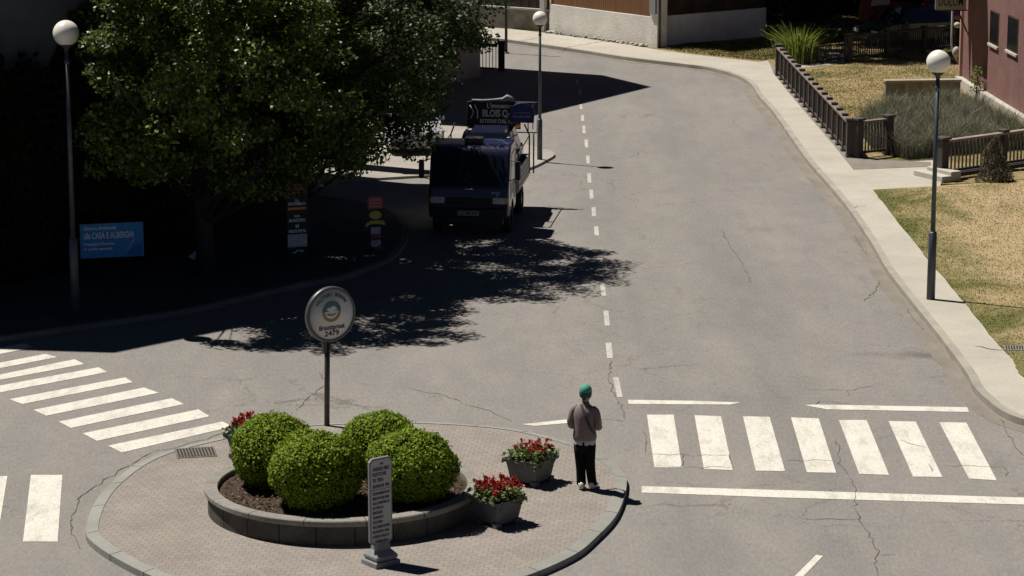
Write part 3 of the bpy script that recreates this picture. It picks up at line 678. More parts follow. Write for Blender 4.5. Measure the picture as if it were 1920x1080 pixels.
# ------------------------------------------------------------------ round sign
MT['ink'] = mat("dark_lettering", (.022, .022, .024), .6, .2, 5)
MT['teal'] = mat("teal_enamel", (.025, .10, .11), .5, .15, 5)
MT['ochre'] = mat("ochre_enamel", (.30, .18, .02), .5, .15, 5)
MT['rim'] = mat("dull_metal_rim", (.09, .09, .092), .42, .15, 5, metal=.4)
MT['signpole'] = mat("brown_grey_pole", (.05, .045, .042), .5, .3, 4, metal=.3)
rs = thing("round_sign", "round white sign with green and ochre emblem on a dark pole behind the bushes", "sign", at(613, 798, .12), R(35))
MB().tube([(0, 0, 0), (.035, 0, 1.66)], .048, 14).box((0, 0, 1.42), (.13, .07, .22), 0, .01).build("pole", MT['signpole'], rs)
Mf = Matrix.Translation((.09, -.01, 1.99)) @ Matrix.Rotation(R(90), 4, 'X')
MB().lathe([(0, -.05), (.44, -.05), (.49, -.03), (.495, .02), (.48, .06), (.445, .065), (.435, .045), (0, .045)], 56, M=Mf).build("rim", MT['rim'], rs)
MB().lathe([(.437, .05), (.437, .052), (0, .053)], 56, M=Mf).build("disc", MT['offwhite'], rs)
def on(x, y, z=.056): return Mf @ Matrix.Translation((x, y, z))
mb = MB(); b = mb.b
def arc_ring(mb, r0, r1, a0, a1, z, n=20, cy=0):
    b = mb.b; A = []; 
    for i in range(n + 1):
        a = R(a0 + (a1 - a0) * i / n); A.append((b.verts.new(Mf @ Vector((r0 * math.cos(a), cy + r0 * math.sin(a), z))), b.verts.new(Mf @ Vector((r1 * math.cos(a), cy + r1 * math.sin(a), z)))))
    for (p, q), (r_, s_) in zip(A, A[1:]): b.faces.new((p, q, s_, r_))
arc_ring(mb, .01, .19, 0, 180, .056, 24, .06); arc_ring(mb, .01, .13, 0, 180, .0555, 3, .06); mb.build("emblem_top", MT['teal'], rs)
mb = MB(); arc_ring(mb, .135, .19, 180, 360, .056, 24, .06); mb.build("emblem_bowl", MT['ochre'], rs)
mb = MB()
for dx, dy, rr_ in ((-.05, .10, .05), (.03, .12, .055), (.08, .09, .035), (0, .08, .06)):
    arc_ = []
    for i in range(9):
        a = 2 * math.pi * i / 9; arc_.append(Mf @ Vector((dx + rr_ * math.cos(a), dy + rr_ * .55 * math.sin(a), .058 + .0004 * len(mb.b.faces))))
    mb.face(arc_)
mb.build("emblem_snow", MT['offwhite'], rs)
mb = MB()
for dx in (-.06, -.01, .05): mb.box(on(dx, .0) @ Vector((0, 0, .003)), (.09, .004, .012), 0, 0, 0, R(25 if dx < 0 else -25))
mb.build("emblem_lines", MT['ink'], rs); mb = MB(); text_into(mb, "Bruutzpruut", on(0, -.225), .085, .52, .004, bold=.02); mb.build("name_line", MT['ink'], rs); mb = MB()
text_into(mb, "2479", on(0, -.335), .09, .29, .004, bold=.012); mb.build("number_line", MT['ink'], rs); mb = MB()
s_ = "VALSTURI BONINI"
for i, ch in enumerate(s_):
    if ch == ' ': continue
    a = R(90 + 55 - 110 * i / (len(s_) - 1))
    text_into(mb, ch, on(.355 * math.cos(a), .355 * math.sin(a) - .0) @ Matrix.Rotation(a - R(90), 4, 'Z'), .06, None, .004, bold=.015)
mb.build("arched_line", MT['ink'], rs)

# ------------------------------------------------------------------ notice stand
ns = thing("notice_stand", "narrow grey notice stand on a stepped base in front of the bushes", "notice stand", at(714, 1057, .12), R(38))
def sqloft(mb, L):
    V = [[mb.b.verts.new((cx + sx * w_ / 2, sy * d_ / 2, z)) for sx, sy in ((-1, -1), (1, -1), (1, 1), (-1, 1))] for w_, d_, z, cx in [(*q, 0) for q in L]]
    for a_, c_ in zip(V, V[1:]):
        for i in range(4): mb.b.faces.new((a_[i], a_[(i + 1) % 4], c_[(i + 1) % 4], c_[i]))
    mb.b.faces.new(V[0][::-1]); mb.b.faces.new(V[-1])
mb = MB(); sqloft(mb, [(.43, .38, 0), (.43, .38, .065), (.41, .36, .08), (.35, .30, .085), (.35, .30, .11)]); sqloft(mb, [(.38, .33, .112), (.38, .33, .15), (.355, .305, .165), (.24, .17, .235), (.21, .13, .36)]); mb.build("base", MT['grey'], ns)
def chamfer(w_, h_, c_): return [(-w_ + c_, 0), (w_ - c_, 0), (w_, c_), (w_, h_ - c_), (w_ - c_, h_), (-w_ + c_, h_), (-w_, h_ - c_), (-w_, c_)]
mb = MB(); pf = [(x, z + .31) for x, z in chamfer(.20, 1.30, .05)]; mb.extrude(pf, 'y', -.022, .022, .006); mb.build("panel", MT['grey'], ns)
mb = MB(); pf = [(x, z + .335) for x, z in chamfer(.177, 1.25, .045)]; mb.extrude(pf, 'y', -.0265, -.0225); mb.build("face_plate", mat("grey_white_plate", (.36, .36, .36), .55, .08, 3), ns)
MB().box((0, -.028, 1.14), (.35, .003, .007)).build("rule", MT['ink'], ns)
def text_part(parent, s_, x, y, z, h_, w_, m, align='LEFT', bold=.02, name="text_line"):
    mb = MB(); text_into(mb, s_, Matrix.Translation((x, y, z)) @ Matrix.Rotation(R(90), 4, 'X'), h_, w_, .004, align, bold); return mb.build(name, m, parent)
text_part(ns, "1902", -.025, -.028, 1.52, .032, .06, MT['ink'])
for s_, z, w_ in (("ANDREA PIERI", 1.445, .285), ("RUSTICONE", 1.365, .24), ("SUL TERRA", 1.28, .19), ("RIUNIONI 1981", 1.19, .29)): text_part(ns, s_, -.147, -.028, z, .054, w_, MT['ink'])
for i, (s_, w_) in enumerate((("DEI MONUMENTI NOTI", .30), ("MERCATO IN DEL NORD", .29), ("VALLE E MONTANO ST", .30), ("INTERNO", .19), ("BORGO DI NOTE", .17), ("TRASPORTO", .19), ("VECCHIOM", .17), ("DEI COMUNI DI PARTE", .30), ("MUNICIPIO FINE", .28), ("FUNE DI VALLE SI", .28))):
    text_part(ns, s_, -.15, -.028, 1.08 - i * .072, .042, w_, MT['ink'])

# drain grates
def grate(label, p, w_, d_, rz, m):
    t = thing("drain_grate", label, "drain grate", p, rz, "iron drain grates")
    MB().box((0, 0, .004), (w_, d_, .012)).build("frame", m, t)
    mb = MB(); nb = int(w_ / .055)
    for i in range(nb): mb.box((-w_ / 2 + .05 + i * (w_ - .1) / (nb - 1), 0, .0125), (.026, d_ - .09, .008))
    mb.build("slots", MT['black'], t)
MT['rustgrate'] = mat("rusty_grate", (.12, .105, .09), .85, .3, 7)
grate("rusty square drain grate in the island paving left of the bushes", at(367, 849, .12), .68, .62, R(12), MT['rustgrate'])
grate("concrete framed drain grate in the lawn edge at right", at(1912, 653, .143), .62, .4, R(-8), mat("grate_frame", (.2, .19, .18), .9, .2, 5))

# ------------------------------------------------------------------ person
def skin_mesh(name, V, E, Rr, m, parent, sub=2, root=0):
    me = bpy.data.meshes.new(name); me.from_pydata([tuple(v) for v in V], E, []); me.update()
    o = bpy.data.objects.new(name, me); COL.objects.link(o)
    md = o.modifiers.new("skin", 'SKIN'); md.use_smooth_shade = True; md.branch_smoothing = .6
    for i, r_ in enumerate(Rr): me.skin_vertices[0].data[i].radius = r_ if isinstance(r_, tuple) else (r_, r_)
    me.skin_vertices[0].data[root].use_root = True
    s_ = o.modifiers.new("sub", 'SUBSURF'); s_.levels = sub; s_.render_levels = sub
    dg = bpy.context.evaluated_depsgraph_get(); nm = bpy.data.meshes.new_from_object(o.evaluated_get(dg))
    bpy.data.objects.remove(o); nm.name = name
    return link_mesh(name, nm, m, parent, True)
pe = thing("person", "person in green cap, mauve jacket and black trousers walking away on the island", "person", at(1096, 917, .12), R(-16)); pe.scale = (.96, .96, .95)
MT['skin'] = mat("skin", (.36, .2, .14), .55, .1, 8)
MT['jacket'] = mat("mauve_jacket", (.19, .15, .14), .9, .16, 7, bump=.35, bscale=9)
MT['shirt'] = mat("pale_shirt_hem", (.42, .41, .42), .9, .1, 7)
MT['trousers'] = mat("black_trousers", (.007, .007, .009), .9, .3, 8, bump=.3, bscale=10, spec=.1)
MT['shoe'] = mat("pale_shoes", (.52, .48, .43), .7, .12, 8)
MT['cap'] = mat("green_cap", (.06, .26, .17), .8, .12, 9)
MT['capshade'] = mat("cap_shade_green", (.012, .085, .058), .8, .12, 9)  # shading of the lower cap put into this darker green
MT['strap'] = mat("dark_strap", (.04, .033, .032), .8, .2, 8)
V, E, Q = [], [], []
def jv(p, r_, par=None):
    V.append(p); Q.append(r_)
    if par is not None: E.append((par, len(V) - 1))
    return len(V) - 1
hip = jv((0, 0, .93), (.15, .11)); sp = jv((0, 0, 1.12), (.14, .10), hip); ch = jv((0, -.01, 1.30), (.16, .11), sp); nb_ = jv((0, -.005, 1.45), (.07, .065), ch)
nk = jv((0, .02, 1.52), .058, nb_); hd = jv((0, .04, 1.60), (.074, .09), nk); h2 = jv((0, .045, 1.67), (.078, .098), hd); h3 = jv((0, .035, 1.735), (.05, .065), h2)
ns_ = jv((0, .155, 1.615), .013, hd)
for s_ in (-1, 1): jv((s_ * .088, .03, 1.625), (.012, .022), hd)
for s_ in (-1, 1):
    sh = jv((s_ * .17, -.01, 1.42), .062, ch); el = jv((s_ * .27, -.05, 1.16), .047, sh); wr = jv((s_ * .17, .19, 1.10), .03, el); pm = jv((s_ * .10, .25, 1.10), (.042, .02), wr)
    for k_, (dx, L_) in enumerate(((.03, .065), (.01, .075), (-.01, .07), (-.03, .055))):
        f1 = jv((s_ * .06, .285, 1.10 + dx), .010, pm); f2 = jv((s_ * (.06 - L_ * .6), .29, 1.095 + dx), .0095, f1); jv((s_ * (.06 - L_ * .9), .27, 1.085 + dx), .008, f2)
    th = jv((s_ * .085, .255, 1.15), .011, pm); jv((s_ * .05, .275, 1.165), .0095, th)
    kx = (-.075, .115)[s_ > 0]
    k0 = jv((s_ * .085, 0, .86), .088, hip); k1 = jv((kx, (.02, .02)[s_ > 0], .48), .058, k0); k2 = jv(((-.045, .125)[s_ > 0], (.0, .07)[s_ > 0], .09), .04, k1); jv(((-.05, .135)[s_ > 0], (.12, .19)[s_ > 0], .035), (.035, .03), k2)
skin_mesh("body", V, E, Q, MT['skin'], pe)
for s_ in (-1, 1): MB().ball((s_ * .033, .128, 1.645), .012, 10, 8).build("eye", MT['ink'], pe)
# jacket: lofted torso with sleeves
def loft(mb, R_, seg=28, wob_=0, seed=0):
    """R_: (centre, rx, ry) rings"""
    g = random.Random(seed); L = []
    for c_, r0, r1 in R_:
        L.append([mb.b.verts.new((c_[0] + r0 * math.cos(2 * math.pi * i / seg) * (1 + g.uniform(-wob_, wob_)), c_[1] + r1 * math.sin(2 * math.pi * i / seg) * (1 + g.uniform(-wob_, wob_)), c_[2])) for i in range(seg)])
    for p_, q_ in zip(L, L[1:]):
        for i in range(seg): mb.b.faces.new((p_[i], p_[(i + 1) % seg], q_[(i + 1) % seg], q_[i])).smooth = True
    mb.b.faces.new(L[0][::-1]); mb.b.faces.new(L[-1]); return mb
mb = MB()
loft(mb, [((0, -.005, .86), .178, .135), ((0, -.008, .88), .198, .15), ((.004, -.012, .93), .202, .154), ((0, -.015, 1.02), .190, .145), ((0, -.018, 1.14), .186, .14), ((0, -.018, 1.26), .196, .14), ((0, -.015, 1.35), .200, .13),
          ((0, -.01, 1.415), .178, .11), ((0, -.005, 1.455), .12, .085), ((0, .005, 1.485), .074, .068), ((0, .012, 1.52), .066, .062)], 36, .022, 4)
for s_ in (-1, 1):
    mb.tube(cat_rom([Vector(p) for p in ((s_ * .12, -.01, 1.42), (s_ * .188, -.015, 1.37), (s_ * .222, -.03, 1.26), (s_ * .236, -.03, 1.15), (s_ * .222, .05, 1.08), (s_ * .18, .15, 1.09), (s_ * .15, .19, 1.10))], 3),
            [.05, .058, .062, .064, .062, .064, .06, .062, .058, .062, .06, .064, .058, .056, .05, .05, .044, .044, .04], 14)
mb.build("jacket", MT['jacket'], pe)
mb = MB()
loft(mb, [((0, 0, .90), .18, .135), ((0, 0, .80), .19, .14), ((.005, .0, .73), .185, .13), ((.005, .005, .68), .175, .115)], 24, .01, 5)
for s_ in (-1, 1):
    K = [((s_ * .088, 0, .80), .098, .115), ((s_ * .085, .005, .66), .098, .11), (((-.078, .085)[s_ > 0], .012, .50), .088, .098), (((-.068, .095)[s_ > 0], (.01, .02)[s_ > 0], .34), .080, .088), (((-.06, .112)[s_ > 0], (.0, .04)[s_ > 0], .18), .078, .085), (((-.055, .125)[s_ > 0], (-.005, .055)[s_ > 0], .085), .078, .088)]
    loft(mb, K, 18, .03, 6 + s_)
mb.build("trousers", MT['trousers'], pe)
mb = MB(); b = mb.b; L = []
for z, r0, r1 in ((.90, .185, .142), (.85, .188, .145), (.805, .19, .148)):
    L.append([b.verts.new((r0 * math.cos(2 * math.pi * i / 40), r1 * math.sin(2 * math.pi * i / 40) - .005, z + .012 * math.sin(i * 1.7))) for i in range(40)])
for a_, c_ in zip(L, L[1:]):
    for i in range(40):
        if a_ is L[1] and i == 30: continue
        b.faces.new((a_[i], a_[(i + 1) % 40], c_[(i + 1) % 40], c_[i])).smooth = True
mb.build("shirt_hem", MT['shirt'], pe)
for x_, y_, rz_ in ((-.055, .02, R(14)), (.135, .09, R(-8))):
    mb = MB(); b = mb.b
    mb.ball((0, .01, .055), (.056, .155, .06), 16, 10); mb.ball((0, -.09, .085), (.05, .07, .065), 14, 8)
    for v in b.verts: v.co.z = max(v.co.z, .002)
    o = mb.build("shoe", MT['shoe'], pe, True); o.location = (x_, y_, 0); o.rotation_euler = (0, 0, rz_)
mb = MB(); mb.lathe([(.098, 1.665), (.104, 1.70), (.10, 1.745), (.08, 1.785), (.045, 1.808), (0, 1.815)], 24, (0, .03, 0))
for v in mb.b.verts: v.co.y = (v.co.y - .03) * 1.13 + .035
cp = mb.build("cap", MT['cap'], pe, True)
mb = MB(); mb.lathe([(.094, 1.60), (.102, 1.63), (.106, 1.668), (.104, 1.69)], 24, (0, .03, 0))
for v in mb.b.verts: v.co.y = (v.co.y - .03) * 1.13 + .032
mb.build("cap_shade_band", MT['capshade'], cp, True)
MB().box((0, .16, 1.672), (.15, .12, .012), 0, .005, R(-10)).build("cap_peak", MT['capshade'], cp)
mb = MB(); pts = [(-.05, -.06, 1.49), (.0, -.13, 1.41), (.07, -.17, 1.28), (.14, -.165, 1.12), (.205, -.085, 1.0)]
b = mb.b; pr = None
for p in cat_rom([Vector(q) for q in pts], 5):
    q = (b.verts.new(p + Vector((-.02, -.010, -.012))), b.verts.new(p + Vector((.02, -.010, .012))))
    if pr: b.faces.new((pr[0], pr[1], q[1], q[0])).smooth = True
    pr = q
mb.build("shoulder_strap", MT['strap'], pe)
V, E, Q = [], [], []
jv((-.02, -.03, 1.555), (.066, .03)); jv((0, -.035, 1.60), (.07, .035), 0); skin_mesh("hair", V, E, Q, mat("dark_hair", (.03, .024, .02), .7, .2, 20), pe, 2)

# ------------------------------------------------------------------ vehicles
MT['navy'] = mat("navy_paint", (.008, .011, .036), .28, .2, 3, coat=.5)
MT['navydark'] = mat("dark_grille", (.006, .006, .008), .5, .2, 4)
MT['windscreen'] = mat("tinted_windscreen", (.006, .009, .02), .08, .2, 1.5, spec=.7)
MT['chrome'] = mat("chrome", (.5, .5, .5), .2, .1, 4, metal=.9)
MT['clearlens'] = mat("clear_lens", (.6, .6, .58), .15, .2, 14, spec=.7)
MT['amber'] = mat("amber_lens", (.85, .3, .03), .2, .15, 9, spec=.7)
MT['plate'] = mat("number_plate", (.30, .32, .33), .5, .1, 9)
MT['alu'] = mat("dropside_alu", (.36, .345, .32), .55, .18, 3, metal=.1)
MT['tarp'] = mat("dark_tarpaulin", (.02, .02, .022), .6, .3, 5)
def wheel(t, c, r_=.36, wd=.22):
    Mx = Matrix.Translation(c) @ Matrix.Rotation(R(90), 4, 'Y')
    o = MB().lathe([(r_ * .55, -wd / 2), (r_ * .92, -wd / 2), (r_, -wd * .35), (r_, wd * .35), (r_ * .92, wd / 2), (r_ * .55, wd / 2)], 24, M=Mx).build("wheel", MT['rubber'], t)
    MB().lathe([(0, -wd * .38), (r_ * .3, -wd * .42), (r_ * .57, -wd * .3), (r_ * .57, wd * .3), (r_ * .3, wd * .42), (0, wd * .38)], 20, M=Mx).build("rim", MT['chrome'], o)
tk = thing("pickup_truck", "dark navy flatbed truck with load and roof board parked facing the viewer in tree shade", "truck", at(879, 444, 0), R(-6.2))
W = .98
prof = [(.02, .48), (-.02, .62), (-.02, .95), (.03, 1.22), (.36, 2.02), (.46, 2.14), (.60, 2.19), (1.52, 2.20), (1.60, 2.10), (1.62, .55), (1.15, .48), (1.1, .70), (.95, .86), (.72, .88), (.55, .78), (.45, .5)]
MB().extrude(prof, 'x', -W, W, .055).build("cab", MT['navy'], tk)
sl = Vector((0, .33, .80)).normalized(); nrm = Vector((0, -sl.z, sl.y))
def slope(x, s_): return Vector((x, .03, 1.22)) + sl * s_ + Vector((x - x, 0, 0)) + nrm * .012
def onslope(name, x0, x1, s0, s1, m, parent, th=.012, taper=0):
    mb = MB(); b = mb.b; q = [slope(x0, s0), slope(x1, s0), slope(x1 - taper, s1), slope(x0 + taper, s1)]
    A = [b.verts.new(p) for p in q]; B = [b.verts.new(p + nrm * th) for p in q]
    b.faces.new(B); b.faces.new(A[::-1])
    for i in range(4): b.faces.new((A[i], A[(i + 1) % 4], B[(i + 1) % 4], B[i]))
    return mb.build(name, m, parent)
onslope("windscreen", -.86, .86, .05, .79, MT['windscreen'], tk, .008, .07)
mb = MB()
for x0, x1 in ((-.55, -.05), (.1, .6)): mb.tube([slope(x0, .08) + nrm * .02, slope(x1, .16) + nrm * .02], .008, 5)
mb.build("wiper", MT['black'], tk)
for s_ in (-1, 1):
    d_ = MB().extrude([(.40, 1.28), (.66, 1.92), (1.35, 1.95), (1.38, 1.28)], 'x', s_ * (W + .003), s_ * (W + .006)).build("side_window", MT['windscreen'], tk)
    d_ = MB().extrude([(.28, 1.24), (.62, 1.98), (1.42, 2.0), (1.45, .75), (1.16, .78), (.98, .96), (.7, .98), (.45, .86), (.30, .9)], 'x', s_ * (W - .01), s_ * (W + .0025)).build("door", mat("cab_side_lit_grey", (.27, .26, .25), .5, .15, 3) if s_ > 0 else MT['navy'], tk)  # right door greyer: light on that side put into its colour
    MB().box((s_ * (W + .012), 1.30, 1.15), (.02, .16, .03), 0, .006).build("handle", MT['black'], d_)
    MB().box((s_ * (W + .20), .20, 1.62), (.13, .10, .46), 0, .03).build("mirror", MT['black'], tk)
    MB().tube([(s_ * (W - .02), .30, 1.86), (s_ * (W + .20), .22, 1.80)], .012, 6).build("mirror_arm", MT['black'], tk); MB().tube([(s_ * (W - .02), .22, 1.36), (s_ * (W + .20), .20, 1.42)], .012, 6).build("mirror_arm", MT['black'], tk)
    h_ = MB().box((s_ * .74, -.032, .90), (.30, .03, .15), 0, .012).build("headlight", MT['clearlens'], tk)
    MB().box((s_ * .915, -.025, .90), (.06, .04, .15), 0, .01).build("indicator", MT['amber'], h_)
    f_ = MB().box((s_ * .76, -.055, .62), (.17, .03, .14), 0, .012).build("fog_light", MT['clearlens'], tk)
    MB().box((s_ * .80, -.073, .62), (.07, .008, .10), 0, .003).build("indicator", MT['amber'], f_)
    wheel(tk, (s_ * .84, .84, .36)); wheel(tk, (s_ * .84, 3.45, .36))
MB().box((0, -.03, .90), (1.12, .03, .17), 0, .01).build("grille", MT['navydark'], tk)
MB().box((0, -.04, .60), (1.90, .10, .24), 0, .03).box((0, -.01, .40), (1.7, .1, .2), 0, .03).build("bumper", MT['navydark'], tk)
pl_ = MB().box((0, -.098, .60), (.52, .012, .115), 0, .004).build("number_plate", MT['plate'], tk)
mb = MB(); text_into(mb, "CZ 348 EW", Matrix.Translation((0, -.1055, .60)) @ Matrix.Rotation(R(90), 4, 'X'), .075, .44, .003, bold=.02); mb.build("plate_lettering", MT['ink'], pl_)
mb = MB()
Mw = lambda x, z: Matrix.Translation((x, -.012 + (z - 1.0) * .17, z)) @ Matrix.Rotation(R(82), 4, 'X')
for dx in (-1, 1): mb.tube([(.0, .012, 1.165), (dx * .06, .014, 1.175), (dx * .11, .016, 1.17)], .010, 5)
text_into(mb, "MODUS", Mw(.66, 1.09), .045, .2, .012, bold=.02)
text_into(mb, "F", Mw(.70, 1.03), .045, .06, .012, bold=.02)
mb.build("emblem", mat("pale_lettering", (.55, .55, .56), .5, .1, 4), tk)
MB().box((.05, .75, 2.27), (.44, .34, .15), 0, .02).build("roof_box", MT['black'], tk)
MB().box((0, 2.1, .58), (.8, 4.0, .16), 0, .01).box((0, 2.9, .78), (1.9, 2.7, .08), 0, .01).build("chassis", MT['black'], tk)
def bedside(name, c, s_): 
    o = MB().box(c, s_, 0, .01).build(name, MT['alu'], tk); return o
for s_ in (-1, 1):
    o = bedside("dropside", (s_ * 1.0, 3.12, 1.08), (.04, 2.76, .56))
    mb = MB()
    for z in (.94, 1.08, 1.22): mb.box((s_ * 1.021, 3.12, z), (.006, 2.7, .02))
    mb.build("dropside_groove", MT['black'], o)
bedside("tailboard", (0, 4.52, 1.08), (2.04, .04, .56)); bedside("headboard", (0, 1.74, 1.2), (1.96, .04, .8))
mb = MB(); FX = 1.02
for s_ in (-1, 1):
    mb.tube([(s_ * FX, 1.78, .85), (s_ * FX, 1.78, 1.75), (s_ * .84, 1.9, 2.05)], .02, 6); mb.tube([(s_ * FX, 4.5, .85), (s_ * FX, 4.5, 1.85), (s_ * .9, 4.4, 2.15)], .02, 6)
    mb.tube([(s_ * FX, 1.78, 1.75), (s_ * FX, 4.5, 1.85)], .016, 6)
mb.build("rack_frame", MT['black'], tk)

def car(name, label, cat, loc, rz, L, Wd, Hh, paint, group=None, bonnet=.26, z0=.17, boot=.12, wheels=True, steep=.5, round_=.05):
    """front faces local -Y; origin under the front bumper"""
    t = thing(name, label, cat, loc, rz, group); b0 = L * bonnet; belt = Hh * .62; w = Wd / 2
    pr = [(.03, z0), (0, z0 + .18), (.02, belt * .68), (.10, belt * .80), (b0 * .6, belt * .93), (b0, belt), (L - L * boot * .3, belt), (L - .06, belt * .92), (L, belt * .6), (L - .03, z0)]
    MB().extrude(pr, 'x', -w, w, round_).build("body", paint, t, round_ > .06)
    gh = MB(); gb = gh.b
    a0, a1, r0, r1 = b0 * .95, L - L * boot, b0 + steep, L - L * boot - .35
    B_ = [gb.verts.new(p) for p in ((-w * .95, a0, belt - .02), (w * .95, a0, belt - .02), (w * .95, a1, belt - .02), (-w * .95, a1, belt - .02))]
    T_ = [gb.verts.new(p) for p in ((-w * .76, r0, Hh), (w * .76, r0, Hh), (w * .76, r1, Hh), (-w * .76, r1, Hh))]
    for i in range(4): gb.faces.new((B_[i], B_[(i + 1) % 4], T_[(i + 1) % 4], T_[i]))
    gb.faces.new(T_); bmesh.ops.bevel(gb, geom=[e for e in gb.edges if all(v in T_ for v in e.verts) or (e.verts[0] in T_) != (e.verts[1] in T_)], offset=round_ * 1.6 if round_ > .06 else round_, segments=4, affect='EDGES')
    gh.build("roof", paint, t)
    def pane(nm, q, m=MT['windscreen']):
        q = [Vector(p) for p in q]; n_ = (q[1] - q[0]).cross(q[3] - q[0]).normalized()
        c_ = sum(q, Vector()) / 4
        if n_.dot(c_ - Vector((0, L / 2, belt))) < 0: n_ = -n_
        q = [c_ + (p - c_) * .88 for p in q]; mb = MB(); b = mb.b; A = [b.verts.new(p + n_ * .004) for p in q]; B = [b.verts.new(p + n_ * .012) for p in q]
        b.faces.new(B)
        for i in range(4): b.faces.new((A[i], A[(i + 1) % 4], B[(i + 1) % 4], B[i]))
        return mb.build(nm, m, t)
    pane("windscreen", ((-w * .95, a0, belt), (w * .95, a0, belt), (w * .76, r0, Hh), (-w * .76, r0, Hh)))
    pane("rear_window", ((w * .95, a1, belt), (-w * .95, a1, belt), (-w * .76, r1, Hh), (w * .76, r1, Hh)))
    for s_ in (-1, 1):
        pane("side_window", ((s_ * w * .95, a0 + .1, belt), (s_ * w * .95, a1 - .05, belt), (s_ * w * .76, r1, Hh), (s_ * w * .76, r0, Hh)))
        MB().box((s_ * w * .72, .035, belt * .66), (w * .42, .06, .14), 0, .02).build("headlight", MT['clearlens'], t)
        MB().box((s_ * w * .78, L - .01, belt * .72), (w * .3, .04, .14), 0, .015).build("tail_light", mat("red_lens", (.25, .01, .01), .3, .1, 5), t)
        MB().box((s_ * (w + .07), a0 + .25, belt + .06), (.14, .1, .11), 0, .02).build("mirror", paint, t)
        if wheels:
            wheel(t, (s_ * (w - .09), L * .19, .31), .31, .2); wheel(t, (s_ * (w - .09), L * .80, .31), .31, .2)
    MB().box((0, -.005, z0 + .16), (Wd * .96, .08, .14), 0, .03).build("bumper", MT['black'], t)
    MB().box((0, -.05, z0 + .17), (.52, .012, .11), 0, .003).build("number_plate", MT['plate'], t)
    return t
bedz = .83
M4 = Matrix.Rotation(R(-6.2), 4, 'Z')
def truckpt(x, y, z): return at(879, 444, 0) + M4 @ Vector((x, y, z))
car("small_car", "small dark blue car carried on the bed of the navy truck", "car", truckpt(.12, 1.82, bedz), R(-6.2), 2.62, 1.5, 1.36, MT['navy'], bonnet=.2, boot=.05, steep=.35, z0=.12, round_=.09)
MT['whitecar'] = mat("white_car_paint", (.34, .34, .35), .3, .05, 3, coat=.4)
car("parked_car", "white car in the sunny yard half hidden behind the navy truck and leaves", "car", at(782, 291, .07), R(8), 3.9, 1.6, 1.36, MT['whitecar'])
car("parked_car", "dark saloon car in the shade behind the far dark fence", "car", at(1620, 86, .1), R(-62), 4.2, 1.7, 1.40, mat("dark_blue_paint", (.012, .016, .03), .25, .2, 3, coat=.5))
car("parked_van", "dark blue van parked between the saloon car and the red van", "van", at(1722, 62, .1), R(-14), 4.4, 1.8, 1.85, mat("blue_van_paint", (.008, .012, .035), .3, .2, 3, coat=.5), bonnet=.16)
car("parked_van", "red van half hidden by the wall sign of the pink house", "van", at(1792, 66, .1), R(40), 4.5, 1.8, 1.9, mat("red_paint", (.26, .012, .018), .3, .15, 3, coat=.5), bonnet=.16)

# sign board on the truck's rear rack
MT['boardblack'] = mat("black_board", (.009, .009, .010), .6, .3, 5)
MT['chalk'] = mat("pale_board_lettering", (.62, .62, .60), .7, .2, 8)
bp = truckpt(.26, 4.62, 0)
bd = thing("banner_board", "black lettered board with pale writing in a tube frame on the truck's rear", "sign board", (bp.x, bp.y, 0), R(-6.2))
bx0, bx1, bz0, bz1 = -.86, .94, 1.90, 2.68
MB().box(((bx0 + .52) / 2, 0, (bz0 + bz1) / 2 + .03), (.52 - bx0, .03, bz1 - bz0 - .10), 0, .005).build("panel", MT['boardblack'], bd)
mb = MB()
mb.tube([(bx0, 0, bz0), (bx1, 0, bz0), (bx1, 0, bz1), (bx0, 0, bz1), (bx0, 0, bz0)], .018, 6); mb.tube([(.84, 0, bz0 + .08), (.84, 0, bz1)], .012, 6)
for x in (bx0 + .02, .86): mb.tube([(x, 0, bz0), (x, -.02, .84)], .02, 6)
mb.build("tube_frame", MT['black'], bd)
mb = MB()
for s_, x, z, h_, w_ in (("L'immenso T", -.36, 2.58, .12, .80), ("BLOIS QAM", -.48, 2.38, .18, .92), ("ESTERNI DAL VERO", -.54, 2.18, .10, 1.02)):
    text_part(bd, s_, x, -.019, z, h_, w_, MT['chalk'])
mb.tube([(-.80, -.025, 2.60), (-.70, -.025, 2.42), (-.78, -.025, 2.24)], .012, 5).tube([(-.68, -.025, 2.62), (-.60, -.025, 2.44), (-.60, -.025, 2.24)], .016, 5)
mb.build("drawn_flourish", MT['chalk'], bd)
mb = MB(); g = random.Random(3)
mb.tube([(-.75, 0, bz1 + .04), (-.45, .02, bz1 + .025), (-.2, 0, bz1 + .05), (.05, .02, bz1 + .06), (.18, 0, bz1 + .13), (.26, .02, bz1 + .10), (.36, 0, bz1 + .03)], [.03, .04, .035, .055, .075, .06, .025], 8)
mb.build("draped_cloth", mat("grey_cloth", (.16, .16, .18), .6, .35, 12), bd)
bs = thing("blue_sign", "dark blue round topped sign hung over the right end of the black board", "sign", (bp.x, bp.y, 0), R(-6.2))
mb = MB(); pf = [(-.31, -.20)] + [(.33 * math.cos(R(a)) , .05 + .27 * math.sin(R(a))) for a in range(170, -1, -17)][::1] + [(.31, -.20)]
mb.extrude([(x + .56, z + 2.36) for x, z in pf], 'y', -.10, -.045, .01); mb.build("panel", mat("deep_blue_enamel", (.010, .014, .085), .4, .15, 4), bs)
bw_ = mat("blue_white_lettering", (.25, .27, .42), .6, .1, 5); text_part(bs, "VIA DEL SOLE", .56, -.103, 2.32, .055, .46, bw_, 'CENTER'); MB().box((.56, -.102, 2.42), (.42, .004, .012)).build("stripe", bw_, bs)
MB().tube([(.40, -.07, 2.17), (.40, -.03, 1.92)], .014, 6).tube([(.72, -.07, 2.17), (.72, -.03, 1.92)], .014, 6).build("legs", MT['black'], bs)
